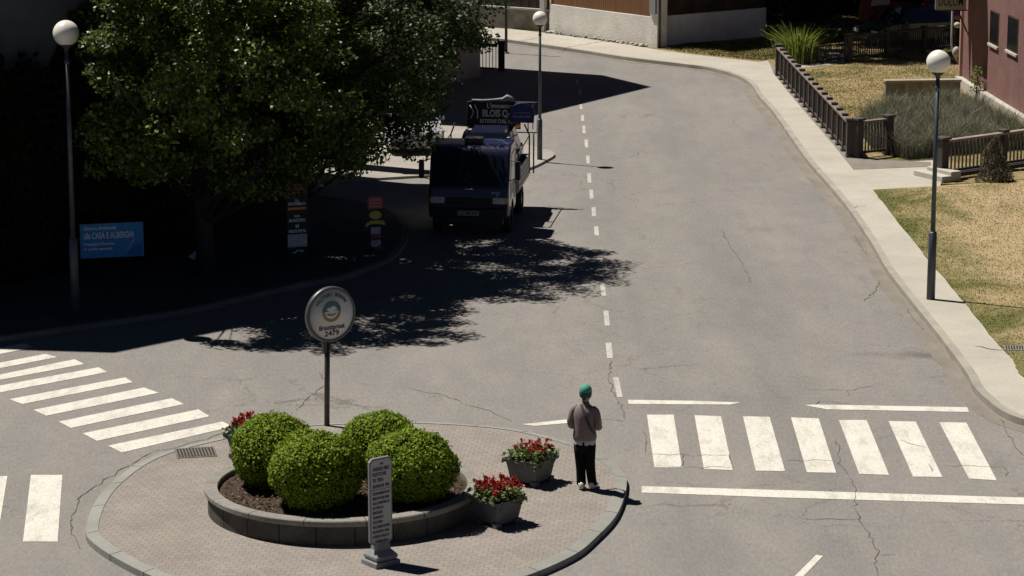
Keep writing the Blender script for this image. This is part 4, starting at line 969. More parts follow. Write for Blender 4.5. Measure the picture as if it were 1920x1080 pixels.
MB().lathe([(0, -.03), (.06, -.03), (.07, 0), (.05, .05), (0, .06)], 14, M=Matrix.Translation((.44, -.075, 2.08)) @ Matrix.Rotation(R(90), 4, 'X')).build("amber_reflector", MT['amber'], bs)

# ------------------------------------------------------------------ signs on the left pavement
MT['banner'] = mat("blue_banner", (.035, .28, .62), .55, .08, 2)
MT['banner2'] = mat("darker_blue_print", (.02, .16, .50), .55, .08, 2)
MT['bright'] = mat("white_print", (.85, .86, .88), .6, .05, 5)
bb = thing("banner_sign", "bright blue banner sign with white writing on two thin legs beside the left lamp", "banner sign", at(212, 520, .105), R(14))
wB, zB0, zB1 = .70, .46, 1.23
MB().box((0, 0, (zB0 + zB1) / 2), (wB * 2, .03, zB1 - zB0), 0, .004).build("panel", MT['banner'], bb)
mb = MB(); 
for a_, c_ in (((-wB, 0, zB0), (wB, 0, zB0)), ((wB, 0, zB0), (wB, 0, zB1)), ((-wB, 0, zB1), (wB, 0, zB1)), ((-wB, 0, zB0), (-wB, 0, zB1))): mb.tube([a_, c_], .014, 6)
mb.build("frame", mat("timber_frame", (.09, .07, .05), .8, .2, 5), bb)
for x in (-.36, .36): MB().tube([(x, .03, -.02), (x, .03, zB1 - .1)], .016, 6).build("leg", MT['iron'], bb)
mb = MB(); mb.face([(.30, -.0165, zB0 + .03), (.66, -.0165, zB0 + .03), (.66, -.0165, zB0 + .30), (.52, -.0165, zB0 + .28)]); mb.build("print", MT['banner2'], bb)
mb = MB()
for s_, z, h_, w_ in (("Genova Aggiornati", 1.13, .09, .72), ("alla CASA E ALBERGHI", .955, .14, 1.10), ("Prenotazioni Domenica", .775, .07, .68), ("in tariffa speciale", .665, .06, .62)):
    text_part(bb, s_, -.62, -.0175, z, h_, w_, MT['bright'])
mb.tube([(.34, -.02, .60), (.46, -.02, .82), (.52, -.02, .86)], .006, 4); mb.build("swoosh", MT['bright'], bb)

lp = thing("tilted_notice_board", "small pale notice board lying tilted on a short post in the shade", "notice board", at(376, 504, .105), R(-30))
MB().tube([(0, 0, -.02), (0, 0, .26)], .03, 8).build("post", MT['iron'], lp)
MB().box((0, 0, .30), (.40, .34, .03), 0, .005, R(24), R(14)).build("panel", mat("pale_blue_panel", (.62, .66, .78), .4, .15, 6), lp)

tt = thing("totem_sign", "tall black totem sign with rows of writing and an orange stripe under the trees", "sign", at(557, 487, .105), R(20))
MB().box((0, 0, .93), (.50, .12, 1.86), 0, .012).build("panel", MT['boardblack'], tt)
MB().box((0, 0, .02), (.60, .3, .05), 0, .01).build("base", MT['iron'], tt)
def tl(s, z, h_, w_, m=MT['bright']): text_part(tt, s, 0, -.0625, z, h_, w_, m, 'CENTER')
tl("VIA", 1.40, .05, .09); tl("MONTEBELLO", 1.32, .07, .40); tl("PIAZZA", 1.03, .05, .13); tl("MUNICIPIO", .93, .075, .38); tl("il", .80, .08, .08); tl("VERDE FESTA", .68, .07, .42)
rp0 = mat("red_print", (.6, .10, .06), .6, .1, 5)
tl("VIETATO SOSTA", 1.76, .06, .36, rp0); tl("RISERVATO", 1.66, .06, .38, rp0); tl("AI RESIDENTI", 1.56, .06, .42, rp0)
MB().box((0, -.0625, 1.21), (.42, .005, .055)).build("orange_stripe", mat("orange_print", (.75, .26, .02), .6, .1, 5), tt)
MB().box((0, -.0625, .46), (.46, .005, .30)).build("picture", mat("grey_photo_print", (.45, .45, .46), .6, .6, 7, stretch=(1, 1, 6)), tt)
mb = MB(); mb.tube([(-.12, -.065, .20), (-.08, -.065, .17), (0, -.065, .24)], .012, 5); mb.build("logo", MT['bright'], tt); text_part(tt, "Citta", .08, -.0625, .22, .05, .12, MT['bright'], 'CENTER')

ps = thing("sign_post", "short post stacked with red, yellow and grey cut-out sign panels left of the truck", "sign post", at(704, 468, .105), R(14))
MB().tube([(0, .03, -.02), (0, .03, 1.2)], .03, 8).build("post", MT['iron'], ps)
MB().lathe([(0, 0), (.17, 0), (.17, .03), (.05, .05), (0, .05)], 16).build("foot", MT['iron'], ps)
def cut(name, pts, m, z): return MB().extrude([(x, z + y) for x, y in pts], 'y', -.03, .0, .004).build(name, m, ps)
MT['redp'] = mat("faded_red_panel", (.42, .06, .07), .6, .15, 5); MT['yelp'] = mat("yellow_panel", (.55, .48, .06), .6, .12, 5); MT['grp'] = mat("grey_panel", (.42, .40, .40), .6, .15, 5)
rp_ = cut("red_panel", [(-.18, 0), (.2, .03), (.17, .30), (-.14, .33), (-.19, .22)], MT['redp'], .96)
cut("yellow_oval", [(.15 * math.cos(R(a)), .10 * math.sin(R(a))) for a in range(0, 360, 24)], MT['yelp'], .83)
cut("yellow_collar", [(-.24, -.02), (-.12, .06), (.12, .06), (.24, .02), (.21, .12), (.1, .14), (-.1, .14), (-.22, .08)], MT['yelp'], .56)
cut("grey_panel", [(-.11, 0), (.12, 0), (.12, .17), (-.11, .17)], MT['grp'], .37)
cut("red_lower_panel", [(-.1, 0), (.14, .02), (.14, .10), (-.1, .09)], MT['redp'], .26)
cut("pale_base_panel", [(-.12, .02), (0, -.02), (.13, .04), (.12, .16), (-.10, .15)], MT['grp'], .08)
pk_ = mat("pink_print", (.7, .4, .38), .6, .1, 5)
for z in (1.03, 1.11, 1.19): text_part(rp_, "RISTORANTE", 0, -.0335, z, .05, .28, pk_, 'CENTER')

# pillar, garden wall and shrub in the shade
MB().box((0, 0, 2.4), (.95, .6, 4.9), 0, .03).box((0, 0, 4.88), (1.05, .7, .12), 0, .02).build("stone_pillar", MT['stone'])
o = bpy.data.objects["stone_pillar"]; o.location = at(652, 318, .0) + Vector((0, .25, 0)); o.rotation_euler = (0, 0, R(-6)); tag(o, "dark stone pillar standing in the sunny yard left of the truck", "pillar")

# ------------------------------------------------------------------ buildings
def house_walls(t, poly, z0, z1, m): return MB().prism(poly, z0, z1).build("wall", m, t)
# house A: grey facade at the left edge, casts the shadow over the left pavement
S1, S2 = at(215, 662), at(333, 638); hA = 14.0
sh = Vector((SL.x, SL.y, 0)) * hA
u = (S2 - S1).normalized(); nb2 = Vector((-u.y, u.x, 0)); Kc = S1 - sh
ha = thing("house", "tall grey plastered house in deep shade at the left edge", "house", (Kc.x, Kc.y, 0))
ra = [Vector((0, 0, 0)), u * 9.2, u * 9.2 + nb2 * 10, nb2 * 10 + u * -0.0]
wl = Vector((-2.35, .3, 0)).normalized()
ra = [Vector((0, 0, 0)), u * 9.2, u * 9.2 + nb2 * 9, wl * 14 + nb2 * 4, wl * 12]
cn = sum(ra, Vector()) / len(ra); wa_ = [p + (cn - p).normalized() * .55 for p in ra]
house_walls(ha, [(p.x, p.y) for p in wa_], -.05, hA - .3, MT['bluewall'])
MB().prism([(p.x, p.y) for p in ra], hA - .3, hA).prism([((p * .7 + cn * .3).x, (p * .7 + cn * .3).y) for p in ra], hA + .001, hA + .8).build("roof", MT['roof'], ha)
fa = (wa_[1] - wa_[0]).normalized(); fn = Vector((fa.y, -fa.x, 0)); az = math.atan2(fa.y, fa.x)
for tpos in (1.6, 3.95, 6.9):
    for zz in (5.2, 8.4, 11.2):
        c_ = wa_[0] + fa * tpos + fn * .02
        o = MB().box((c_.x, c_.y, zz), (1.1, .10, 1.4), az, .01).build("window", MT['frame'], ha)
        c_ = c_ + fn * .052; MB().box((c_.x, c_.y, zz), (.94, .02, 1.24), az).build("pane", MT['glass'], o)
wp = [Vector((-5.08, 63.5, 0)), Vector((-5.74, 73.3, 0)), Vector((-15, 74.2, 0)), Vector((-15, 68.3, 0)), Vector((-8.55, 62.95, 0))]; wc = wp[0].copy()  # unseen wing, added to block the sun from the left yard
wg = thing("house", "added dark house wing that shades the yard behind the left trees and the totem sign", "house", wc)
wl_ = [p - wc for p in wp]
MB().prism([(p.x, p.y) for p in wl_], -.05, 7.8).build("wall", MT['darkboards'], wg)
cw = sum(wl_, Vector()) / 5; MB().prism([(p + (p - cw).normalized() * .3)[:2] for p in wl_], 7.8, 8.0).build("roof", MT['roof'], wg)
fa = (wl_[4] - wl_[0]).normalized(); fn = Vector((-fa.y, fa.x, 0)); az = math.atan2(fa.y, fa.x)
for tpos in (.9, 2.5):
    for zz in (1.7, 5.0):
        c_ = wl_[0] + fa * tpos + fn * .01; o = MB().box((c_.x, c_.y, zz), (.9, .1, 1.3), az, .01).build("window", MT['frame'], wg)
        c_ = c_ + fn * .052; MB().box((c_.x, c_.y, zz), (.76, .02, 1.14), az).build("pane", MT['glass'], o)
# dark hedge and creeper along the grey facade
RNG = np.random.default_rng(301); 
hgn = Vector((u.y, -u.x, 0))
hd_ = thing("tall_hedge", "tall black-green hedge and creeper covering the foot of the grey left house", "hedge", Vector((Kc.x, Kc.y, 0)))
n = 26000; tt_ = RNG.uniform(-.6, 9.3, n); zz_ = RNG.uniform(0, 1, n); top_ = 4.9 + .35 * np.sin(tt_ * 2.1) + .25 * np.sin(tt_ * 5.3); dd_ = RNG.uniform(-.35, .30, n)
P = np.stack([u.x * tt_ + hgn.x * dd_, u.y * tt_ + hgn.y * dd_, zz_ * top_ + RNG.normal(0, .12, n)], 1)
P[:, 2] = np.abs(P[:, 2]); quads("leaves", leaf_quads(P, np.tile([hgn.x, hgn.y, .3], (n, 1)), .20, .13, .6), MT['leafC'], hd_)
mb = MB(); q_ = [u * -.6 + hgn * -.3, u * 9.2 + hgn * -.3, u * 9.2 + hgn * .05, u * -.6 + hgn * .05]; mb.prism([(p.x, p.y) for p in q_], 0, 4.5); mb.build("stems", MT['boxcore'], hd_)  # solid block behind the leaves, inner shade put into its near-black colour
# house B: behind the trees, casts the pointed shadow over the far road
hB = 12.0; sh = Vector((SL.x, SL.y, 0)) * hB
sp_ = [at(1130, 141), at(1222, 163), at(1010, 215), at(900, 243), at(700, 232), at(780, 118), at(945, 128)]
rb = [p - sh for p in sp_]; ob = rb[0].copy(); ob.z = 0
hb = thing("house", "beige house behind the trees, only a wall edge showing beside the far lamp", "house", ob)
rb = [p - ob for p in rb]; cn = sum(rb, Vector()) / len(rb); wb_ = [p + (cn - p).normalized() * .6 for p in rb]
house_walls(hb, [(p.x, p.y) for p in wb_], -.05, hB - .25, MT['beigewall'])
MB().prism([(p.x, p.y) for p in rb], hB - .25, hB).build("roof", MT['roof'], hb)
fa = (wb_[2] - wb_[1]).normalized(); fn = Vector((-fa.y, fa.x, 0)) * -1
if fn.dot(cn - wb_[1]) > 0: fn = -fn
az = math.atan2(fa.y, fa.x)
for tpos in (2.2, 5.2):
    for zz in (2.2, 5.4, 8.6):
        c_ = wb_[1] + fa * tpos + fn * .02
        o = MB().box((c_.x, c_.y, zz), (1.0, .1, 1.3), az, .01).build("window", MT['frame'], hb); c_ = c_ + fn * .052; MB().box((c_.x, c_.y, zz), (.84, .02, 1.14), az).build("pane", MT['glass'], o)
# house C: white rendered base with orange-brown boards, across the road
P0, P1 = at(1030, 61, .1), at(1222, 88, .1); fa = (P1 - P0); LC = fa.length; fa.normalize()
hc = thing("chalet", "chalet with cracked white rendered base and orange-brown board cladding across the road", "house", P0, math.atan2(fa.y, fa.x))
hx = 1.22
MB().box((LC / 2, 3.0, hx / 2 - .06), (LC, 6, hx), 0, .01).build("plinth", MT['render'], hc)
MB().box((LC / 2 + .02, 3.0, hx + 2.6), (LC - .05, 5.9, 5.3)).build("cladding", MT['plank'], hc)
MB().box((LC / 2, 3.0, hx + 5.35), (LC + .5, 6.3, .2), 0, .02).build("roof", MT['roof'], hc)
MB().box((LC + .26, .12, .9), (.44, .5, 2.0), 0, .02).build("corner_pier", MT['render'], hc)
MB().box((LC + .26, -.15, 1.62), (.36, .14, .62), 0, .01).build("meter_box", mat("grey_box", (.22, .23, .25), .5, .1, 5), hc)
MB().tube([(LC + .52, -.05, 0), (LC + .52, -.05, 4)], .04, 8).build("downpipe", MT['iron'], hc)
mb = MB(); g = random.Random(5)
for i in range(70):
    x = g.uniform(.1, LC - .1); s_ = g.uniform(.03, .13) * (1 if g.random() < .5 else .6)
    mb.box((x, -g.uniform(.0, .30), .02 + s_ * .3), (s_ * 2.4, s_ * 1.4, s_ * .8), g.uniform(0, 3), s_ * .25, g.uniform(-.5, .5), g.uniform(-.5, .5))
o = mb.build("rubble", MT['rubblestone']); o.location = P0; o.rotation_euler = hc.rotation_euler; tag(o, kind='stuff')
# shaded wall right of the chalet and boarded wall left of it
Q0, Q1 = at(1246, 74, .1), at(1400, 66, .1); v = Q1 - Q0
aw = thing("annex_wall", "shaded plaster wall with dark timber window right of the chalet", "wall", Q0, math.atan2(v.y, v.x))
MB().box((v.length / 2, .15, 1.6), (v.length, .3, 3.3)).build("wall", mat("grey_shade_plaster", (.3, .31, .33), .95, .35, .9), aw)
MB().box((1.0, -.01, 1.55), (1.9, .08, .8), 0, .01).build("window", MT['frame'], aw)
MB().box((1.0, -.055, 1.55), (1.7, .02, .62)).build("pane", MT['glass'], aw)
Q0, Q1 = at(860, 48, .1), at(1028, 60, .1); v = Q1 - Q0
bw = thing("boarded_wall", "shaded dark board fence on a low stone base left of the chalet", "fence", Q0, math.atan2(v.y, v.x))
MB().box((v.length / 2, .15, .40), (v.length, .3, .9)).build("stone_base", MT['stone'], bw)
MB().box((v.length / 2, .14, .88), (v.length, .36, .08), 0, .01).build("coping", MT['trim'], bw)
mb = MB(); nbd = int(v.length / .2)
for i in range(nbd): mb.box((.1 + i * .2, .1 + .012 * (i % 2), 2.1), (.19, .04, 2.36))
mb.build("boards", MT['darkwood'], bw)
MB().box((v.length - .22, .0, .95), (.22, .28, 1.9), 0, .02).box((v.length - .22, .0, 1.93), (.42, .4, .1), 0, .02).build("end_pier", MT['render'], bw)
# pink house at the right
Pk0, Pk1 = at(1802, 160, .1), at(1925, 237, .1); v = Pk1 - Pk0
ph = thing("house", "pink roughcast house with narrow windows at the right edge", "house", Pk0, math.atan2(v.y, v.x))
Lp = 16.0
MB().box((Lp / 2, 4, 4.4), (Lp, 8, 9)).build("wall", MT['pink'], ph)
mb = MB(); mb.prism([(0, -.22), (v.length + 2, -.22), (v.length + 2, .002), (0, .002)], -.05, .32); mb.build("plinth", MT['trim'], ph)
MB().box((Lp / 2, 4, 9.0), (Lp + .1, 8.1, .3)).build("roof", MT['roof'], ph)
MB().box((-.02, -.01, 4.0), (.16, .16, 8.0), 0, .02).build("corner_trim", mat("pale_pink_trim", (.42, .24, .21), .9, .15, 4), ph)
def on_pink(px, py):                                             # point on the wall plane seen at a pixel
    d_ = at(px, py, 0) - Vector((0, 0, H)); a_ = v.normalized(); nn = Vector((a_.y, -a_.x, 0)); t_ = (Pk0 - Vector((0, 0, H))).dot(nn) / d_.dot(nn)
    q = Vector((0, 0, H)) + d_ * t_; return (q - Pk0).dot(a_), q.z - .1
for (xa, ya, xb, yb) in ((1858, 20, 1872, 88), (1891, 30, 1908, 102), (1946, 20, 1968, 120)):
    l0, z1_ = on_pink(xa, ya); l1, z0_ = on_pink(xb, yb); z1_ = on_pink((xa + xb) / 2, (ya + ya) / 2)[1]; cx_ = (l0 + l1) / 2; ww = abs(l1 - l0); hh_ = z1_ - z0_
    MB_ = MB().box((cx_, -.005, (z0_ + z1_) / 2), (ww, .03, hh_), 0, .005).build("window", MT['frame'], ph)
    MB().box((cx_, -.022, (z0_ + z1_) / 2), (ww - .12, .012, hh_ - .12)).build("pane", MT['glass'], MB_)
    MB().box((cx_, -.03, z0_ - .05), (ww + .10, .09, .09), 0, .01).build("sill", MT['trim'], ph)
l0, z_ = on_pink(1815, 18)
bl0, bl1 = on_pink(1822, 130)[0], on_pink(1850, 147)[0]; bz_ = on_pink(1836, 138)[1] + 1.5 / .45 ; off = .25 / .45 * 1.5  # slab and parapet out of view, placed to cast the wall's shadow band
mb = MB(); mb.box(((bl0 + bl1) / 2 - off, -.75, bz_ + .09), (bl1 - bl0, 1.5, .16), 0, .01); mb.box(((bl0 + bl1) / 2 - off, -1.46, bz_ + .62), (bl1 - bl0, .06, .9)); 
for e_ in (bl0, bl1): mb.box((e_ - off, -.74, bz_ + .62), (.06, 1.38, .9))
mb.build("unseen_balcony", MT['darkwood'], ph)
sg = thing("wall_sign", "cream sign board lettered in black projecting from the pink house wall", "sign", Pk0, math.atan2(v.y, v.x))
zs = z_; 
mb = MB(); mb.box((l0, -.60, zs + 1.3), (.05, 1.06, 2.6), 0, .006); mb.build("panel", mat("cream_board", (.40, .37, .28), .7, .1, 4), sg)
mb = MB(); text_into(mb, "DOLOM", Matrix.Translation((l0 + .027, -.60, zs + .26)) @ Matrix.Rotation(R(90), 4, 'Z') @ Matrix.Rotation(R(90), 4, 'X'), .30, .84, .006, bold=.01); mb.build("lettering", MT['ink'], sg)
mb = MB(); mb.tube([(l0, -.02, zs - .02), (l0, -1.1, zs - .02)], .025, 6).tube([(l0, -.02, zs - .75), (l0, -.35, zs - .02)], .03, 6); mb.build("bracket", MT['iron'], sg)
dp = thing("downpipe", "curved pale drainpipe at the corner of the pink house", "drainpipe", at(1800, 150, .1))
MB().tube([(-.05, .3, .6), (-.25, .35, 1.0), (-.28, .4, 1.3), (-.28, .4, 2.6), (-.05, .4, 2.9), (.02, .4, 3.1)], .035, 7).build("pipe", mat("pale_pipe", (.4, .39, .37), .5, .2, 5), dp)
MB().ball((-.1, .3, 1.9), (.13, .13, .11), 14, 10).ball((-.12, .25, .95), (.14, .12, .2), 14, 10).build("pipe_box", MT['trim'], dp)
# climbing shrub on the pink wall
l0, z_ = on_pink(1845, 190)
cs_ = thing("climbing_shrub", "small yellow-green shrub climbing the pink wall under the shadow band", "shrub", Pk0 + v.normalized() * l0 + Vector((-.28, 0, 0)))
RNG = np.random.default_rng(91); n = 260; P = np.stack([RNG.normal(0, .10, n), RNG.normal(0, .16, n), RNG.uniform(.25, 1.15, n)], 1)
quads("leaves", leaf_quads(P, unit(n), .10, .06), MT['bamboo'], cs_); MB().tube([(0, 0, 0), (.05, .05, .6), (.02, 0, 1.1)], [.025, .018, .01], 6).build("stem", MT['bark'], cs_)

# ------------------------------------------------------------------ fences on the right
def fence_run(t, a, b, npost, h, post_w=.15, rail_m=None, bal=.14, cap=True, base=False, slope_top=False):
    a, b = Vector(a), Vector(b); d = b - a; Ln = d.length; az = math.atan2(d.y, d.x); dn = d.normalized()
    for i in range(npost):
        p = a + dn * (Ln * i / (npost - 1)); big = 1.5 if i in (0, npost - 1) and cap else 1
        o = MB().box((p.x, p.y, h / 2 - .02), (post_w * big, post_w * big, h + .04), az, .01).build("post", MT['wood'], t)
        MB().box((p.x, p.y, h + .035 * big), (post_w * big * 1.35, post_w * big * 1.35, .07), az, .012).build("cap", MT['wood'], o)
        if base: MB().box((p.x, p.y, .04), (post_w * 2.0, post_w * 1.5, .1), az, .01).build("foot", MT['wood'], o)
    m_ = (a + b) / 2; rail_m = rail_m or MT['woodtop']
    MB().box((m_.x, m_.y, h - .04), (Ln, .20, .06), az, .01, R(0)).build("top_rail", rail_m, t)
    MB().box((m_.x, m_.y, .16), (Ln, .07, .07), az, .005).build("bottom_rail", MT['wood'], t)
    mb = MB(); nb_ = int(Ln / bal)
    for i in range(nb_):
        p = a + dn * (Ln * (i + .5) / nb_); mb.box((p.x, p.y, (h - .04 + .16) / 2), (.035, .035, h - .22), az)
    mb.build("balusters", MT['wood'], t)
f0, f1 = at(1459, 143, .1), at(1593, 296, .1)
fe = thing("timber_fence", "long brown timber fence with capped posts along the right sidewalk", "fence", f0)
fence_run(fe, (0, 0, 0), f1 - f0, 17, 1.06, .14, bal=.17, base=True)
g0, g1 = at(1600, 297, .1), at(1664, 290, .1)
fg = thing("timber_gate_fence", "short slatted timber fence between two thick posts at the garden corner", "fence", g0)
fence_run(fg, (.12, 0, 0), g1 - g0 + Vector((.0, 0, 0)), 2, 1.08, .15, bal=.115)
q0, q1 = at(1765, 333, .1), at(1990, 300, .1)
fr = thing("timber_railing", "timber railing with sunlit pale top rail behind the right lamp", "fence", q0)
fence_run(fr, (0, 0, 0), q1 - q0, 3, 1.04, .18, bal=.15, rail_m=mat("rail_sunlit_tone", (.26, .21, .19), .7, .2, 3))  # top rail paler: sunlight put into its colour
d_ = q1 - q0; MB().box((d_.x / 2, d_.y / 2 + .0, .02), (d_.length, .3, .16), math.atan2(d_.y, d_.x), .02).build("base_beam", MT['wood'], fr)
h0, h1 = at(1590, 116, .1), at(1800, 92, .1)
ff = thing("dark_garden_fence", "dark shaded garden fence with a wide top rail in front of the parked cars", "fence", h0)
fence_run(ff, (0, 0, 0), h1 - h0, 4, .98, .16, bal=.12, rail_m=MT['wood'])
i0, i1 = at(1510, 122, .1), at(1582, 113, .1)
fi = thing("iron_fence", "low thin iron bar fence between the bamboo and the dark garden fence", "fence", i0)
d_ = i1 - i0; mb = MB(); nbr = 16
for i in range(nbr): p = d_ * (i / (nbr - 1)); mb.box((p.x, p.y, .32), (.03, .03, .64))
mb.build("bars", MT['iron'], fi); MB().tube([(0, 0, .62), (d_.x, d_.y, .62)], .022, 6).tube([(0, 0, .08), (d_.x, d_.y, .08)], .018, 6).build("rails", MT['iron'], fi)
sheet("garden_path", [at(x, y, .104) for x, y in [(1495, 128), (1590, 118), (1600, 104), (1560, 96), (1500, 108)]], .104, MT['concrete'])
# steps by the right railing
st = thing("garden_steps", "pale stone step block beside the railing post at the path end", "steps", at(1742, 335, .12), R(-62))
MB().box((0, .12, .06), (1.3, .34, .18), 0, .02).build("lower_step", MT['trim'], st); MB().box((.1, .42, .12), (1.1, .34, .28), 0, .02).build("upper_step", MT['trim'], st)
# low wall behind lavender
l0_, l1_ = at(1660, 180, .1), at(1800, 178, .1); d_ = l1_ - l0_
lw = thing("low_garden_wall", "low stone garden wall with flat coping behind the lavender bed", "wall", l0_, math.atan2(d_.y, d_.x))
MB().box((d_.length / 2, .1, .2), (d_.length, .26, .5), 0, .01).build("wall", MT['stone'], lw); MB().box((d_.length / 2, .1, .49), (d_.length + .06, .36, .08), 0, .015).build("coping", MT['kerb'], lw)

# left far gate post, railing and thin pole
gp = at(934, 133, .0)
gt = thing("yard_railing", "dark post and iron railing beside the far lamp below the beige house", "railing", gp)
MB().box((.12, 0, .50), (.24, .24, 1.02), 0, .02).box((.12, 0, 1.04), (.30, .30, .08), 0, .02).build("post", MT['darkwood'], gt)
mb = MB()
for i in range(13): mb.box((-.08 - i * .12, .04 + i * .05, .46), (.028, .028, .80))
mb.build("bars", MT['iron'], gt); MB().box((-.85, .40, .92), (1.75, .12, .12), R(-22.6), .01).box((-.85, .36, .08), (1.6, .06, .06), R(-22.6)).build("rails", MT['darkwood'], gt)
tp = thing("thin_pole", "thin grey pole rising behind the dark gate post by the far road", "pole", at(949, 100, .0))
MB().tube([(0, 0, 0), (0, 0, 4.5)], .055, 10).build("shaft", MT['iron'], tp); MB().lathe([(0, 0), (.13, 0), (.13, .03), (.06, .06), (.055, .06)], 14).build("foot", MT['iron'], tp)

# ------------------------------------------------------------------ plants at the right
def blades(name, P, h_, w_, lean, m, parent=None, dirs=None):
    """tapering blades: base point P, one quad each, plus bent tip quad"""
    n = len(P); a = RNG.uniform(0, 2 * np.pi, n); hd_ = np.stack([np.cos(a), np.sin(a), np.zeros(n)], 1)
    hh = (h_ * RNG.uniform(.55, 1.2, n))[:, None]; ln = (lean * RNG.uniform(.2, 1.2, n))[:, None]
    if dirs is None: b = RNG.uniform(0, 2 * np.pi, n); dirs = np.stack([np.cos(b), np.sin(b), np.zeros(n)], 1)
    M_ = P + dirs * ln * hh * .3 + np.array([0, 0, 1.]) * hh * .6; T_ = P + dirs * ln * hh + np.array([0, 0, 1.]) * hh * (1 - .25 * ln)
    q1_ = np.stack([P - hd_ * w_ * .5, P + hd_ * w_ * .5, M_ + hd_ * w_ * .4, M_ - hd_ * w_ * .4], 1)
    q2_ = np.stack([M_ - hd_ * w_ * .4, M_ + hd_ * w_ * .4, T_ + hd_ * w_ * .06, T_ - hd_ * w_ * .06], 1)
    return quads(name, np.concatenate([q1_, q2_]), m, parent)
def in_poly(P, poly):
    x, y = P[:, 0], P[:, 1]; r_ = np.zeros(len(P), bool); n = len(poly)
    for i in range(n):
        x0, y0 = poly[i][0], poly[i][1]; x1, y1 = poly[i - 1][0], poly[i - 1][1]
        c_ = ((y0 > y) != (y1 > y)) & (x < (x1 - x0) * (y - y0) / (y1 - y0 + 1e-12) + x0); r_ ^= c_
    return r_
def scatter(poly, n, z):
    A = np.array([[p[0], p[1]] for p in poly]); lo, hi = A.min(0), A.max(0); out = []
    while sum(map(len, out)) < n:
        q = RNG.uniform(lo, hi, (n * 2, 2)); out.append(q[in_poly(q, A)])
    q = np.concatenate(out)[:n]; return np.concatenate([q, np.full((n, 1), z)], 1)
RNG = np.random.default_rng(50)
bed = [at(x, y, .1) for x, y in [(1612, 250), (1650, 225), (1690, 212), (1800, 208), (1855, 232), (1910, 262), (1950, 280), (1900, 282), (1780, 292), (1700, 300), (1668, 292), (1660, 285), (1640, 285)]]
sheet("planting_bed", bed, .108, MT['dirt'])
P = scatter(bed, 34000, .1); hv = .78 + .16 * np.sin(P[:, 0] * 2.9 + np.cos(P[:, 1] * 1.3)) * np.cos(P[:, 1] * 2.1) + .08 * np.sin(P[:, 0] * 7)
o = blades("lavender_stems", P, hv, .014, .55, MT['lavender']); tag(o, kind='stuff')
# bamboo-like plant
bpnt = at(1497, 116, .1)
bm_ = thing("arching_plant", "tall yellow-green plant with long arching leaves behind the fence end", "plant", bpnt)
RNG = np.random.default_rng(61); n = 420; P = np.stack([RNG.normal(0, .30, n), RNG.normal(0, .35, n), np.zeros(n)], 1); dr = P / (np.linalg.norm(P, axis=1, keepdims=True) + 1e-6)
o = blades("leaves", P, 1.35, .05, .55, MT['bamboo'], bm_, dr)
n = 900; P = np.stack([RNG.normal(0, .38, n), RNG.normal(0, .38, n), RNG.uniform(.05, .9, n)], 1)
quads("lower_leaves", leaf_quads(P, unit(n), .22, .05), MT['bamboo'], bm_)
# small drooping conifer
cf = thing("small_conifer", "small drooping brown-green conifer in front of the right railing", "shrub", at(1862, 338, .14))
RNG = np.random.default_rng(71); n = 2600; z = RNG.uniform(0, 1, n) ** 1.3; a = RNG.uniform(0, 2 * np.pi, n); r_ = (1 - z) ** .8 * .50 * RNG.uniform(.5, 1.1, n)
P = np.stack([r_ * np.cos(a) + .06 * np.sin(z * 7), r_ * np.sin(a), z * .98], 1); d_ = np.stack([np.cos(a), np.sin(a), np.full(n, -.4)], 1); P[:, 2] *= 1.2
quads("needles", leaf_quads(P, d_ * .4 + unit(n) * .6, .13, .028, .5, .5), MT['conifer'], cf); MB().tube([(0, 0, 0), (.03, 0, .5), (.06, 0, 1.0)], [.04, .025, .01], 6).build("stem", MT['bark'], cf)
# lawns: blades
RNG = np.random.default_rng(81)
fl_ = [at(x, y, .14) for x, y in [(1640, 360), (1667, 395), (1727, 470), (1757, 507), (1800, 557), (1847, 617), (1897, 673), (1935, 720), (1990, 720), (1990, 335), (1920, 339), (1770, 350)]]
tag(blades("grass", scatter(fl_, 17000, .14), .035, .016, 1.6, MT['grass']), kind='stuff')
gl_ = [at(x, y, .1) for x, y in [(1500, 135), (1600, 118), (1795, 112), (1800, 165), (1660, 178), (1612, 240), (1598, 290), (1560, 240)]]
tag(blades("grass", scatter(gl_, 9000, .1), .05, .024, 1.4, MT['grass']), kind='stuff')
vl_ = [at(x, y, .1) for x, y in [(1245, 92), (1285, 82), (1400, 76), (1470, 90), (1452, 112), (1423, 114), (1285, 99)]]
tag(blades("grass", scatter(vl_, 6000, .1), .08, .024, .9, MT['grass']), kind='stuff')

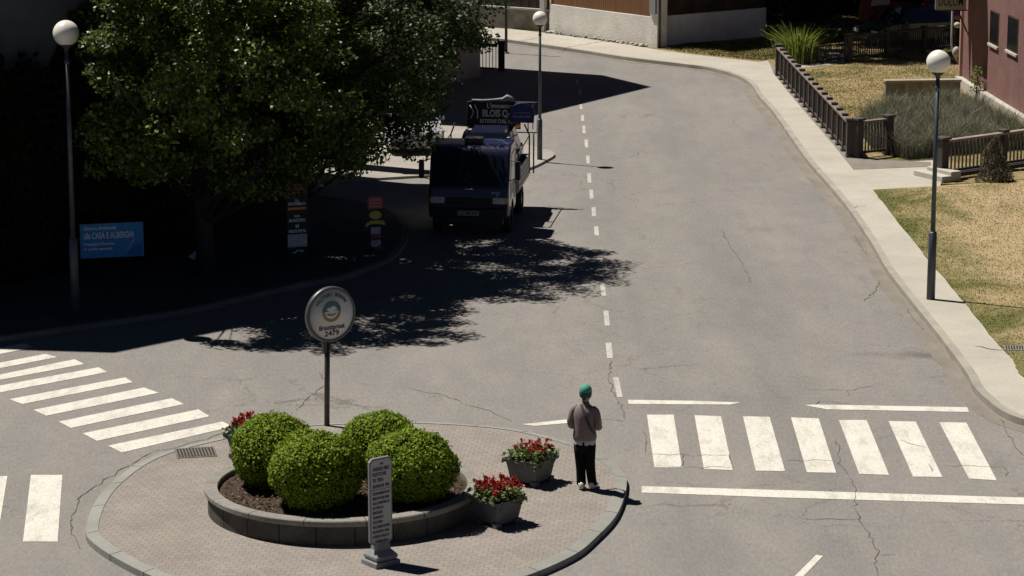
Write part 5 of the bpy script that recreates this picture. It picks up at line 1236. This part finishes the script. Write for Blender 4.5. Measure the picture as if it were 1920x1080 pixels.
# dark trees behind the parked cars with unseen high lobes added to shade the back garden
tree("dark spreading tree shading the verge right of the chalet", Vector((7.6, 109.5, .1)), [((-1.2, -1.0, 7.2), (2.6, 2.6, 2.2)), ((.6, .2, 2.7), (2.2, 1.6, 2.7)), ((2.4, -.6, 2.2), (1.8, 1.4, 2.1))], 240, 140, .62, .17, MT['leafB'], 14, "dark trees at the back")
tree("dark tall tree with unseen shade canopies behind the dark saloon car", Vector((12.0, 112.5, .1)), [((0, .5, 3.2), (2.6, 1.6, 3.2)), ((-1.8, -10.2, 8.2), (3.6, 3.0, 1.8)), ((-.5, -5.0, 8.4), (3.8, 3.6, 2.2)), ((-2.6, -2.0, 8.6), (3.4, 3.2, 2.2)), ((-1.7, 2.6, 8.6), (4.0, 3.2, 2.2))], 680, 150, .75, .19, MT['leafB'], 15, "dark trees at the back")
tree("dark tree with unseen shade canopies over the parked vans at the back right", Vector((17.5, 117, .1)), [((-2.5, -8, 8.4), (3.6, 3.6, 2.2)), ((-2.5, -3, 8.6), (4.2, 3.6, 2.2)), ((-4.4, -15.2, 8.0), (2.6, 2.4, 1.6)), ((-3, 0, 3.2), (3.6, 1.6, 3.2)), ((.5, 0, 3.2), (2.6, 1.6, 3.2))], 560, 150, .8, .2, MT['leafB'], 16, "dark trees at the back")
hdg = thing("dark_hedge", "long dark evergreen hedge behind the parked cars at the back right", "hedge", Vector((5.0, 117, .1)), R(-4))
RNG = np.random.default_rng(401); n = 42000; xx_ = RNG.uniform(0, 20, n); tp_ = 4.2 + .5 * np.sin(xx_ * 1.3) + .3 * np.sin(xx_ * 3.7)
P = np.stack([xx_, RNG.uniform(-.6, .6, n), RNG.uniform(0, 1, n) * tp_], 1); quads("leaves", leaf_quads(P, np.tile([0, -1., .4], (n, 1)), .26, .17, .7), MT['leafC'], hdg)
MB().box((10, .3, 1.9), (20, .8, 3.8)).build("stems", MT['boxcore'], hdg)  # solid near-black filling: the hedge's inner shade as colour
tree("pale flecked shrub-like young tree against the annex wall", at(1388, 62, .1), [((0, 0, 1.9), (.75, .7, 1.2))], 34, 70, .4, .12, MT['leafA'], 17, None, .06, 6)
# cream board far back among the cars
cb_ = thing("cream_board", "small cream board with torn lower edge hanging behind the dark saloon car", "board", at(1651, 60, .1))
MB().extrude([(-.42, 1.05), (.32, 1.12), (.36, 1.28), (.30, 1.36), (-.36, 1.36), (-.40, 1.2)], 'y', -.02, .02, .006).extrude([(-.30, 1.42), (.22, 1.42), (.25, 1.75), (-.34, 1.75)], 'y', -.02, .02, .006).build("panel", mat("cream_panel", (.5, .45, .33), .7, .15, 4), cb_)
MB().tube([(-.25, .04, 0), (-.25, .04, 1.8)], .03, 6).tube([(.2, .04, 0), (.2, .04, 1.8)], .03, 6).build("legs", MT['darkwood'], cb_)
# shaded garden wall and shrub at the left edge
z0_, z1_ = at(-40, 505, .1), at(118, 488, .1); d_ = z1_ - z0_
gw = thing("garden_wall", "low mossy garden wall in deep shade at the left edge", "wall", z0_, math.atan2(d_.y, d_.x))
MB().box((d_.length / 2, .15, .5), (d_.length, .3, 1.2), 0, .02).build("wall", MT['stone'], gw); MB().box((d_.length / 2, .15, 1.13), (d_.length + .06, .4, .08), 0, .02).build("coping", MT['trim'], gw)
tree("round shaded shrub at the left edge below the garden wall", at(15, 520, .1), [((0, 0, .6), (.45, .4, .5))], 20, 80, .25, .09, MT['leafB'], 18, None, .03, 4)
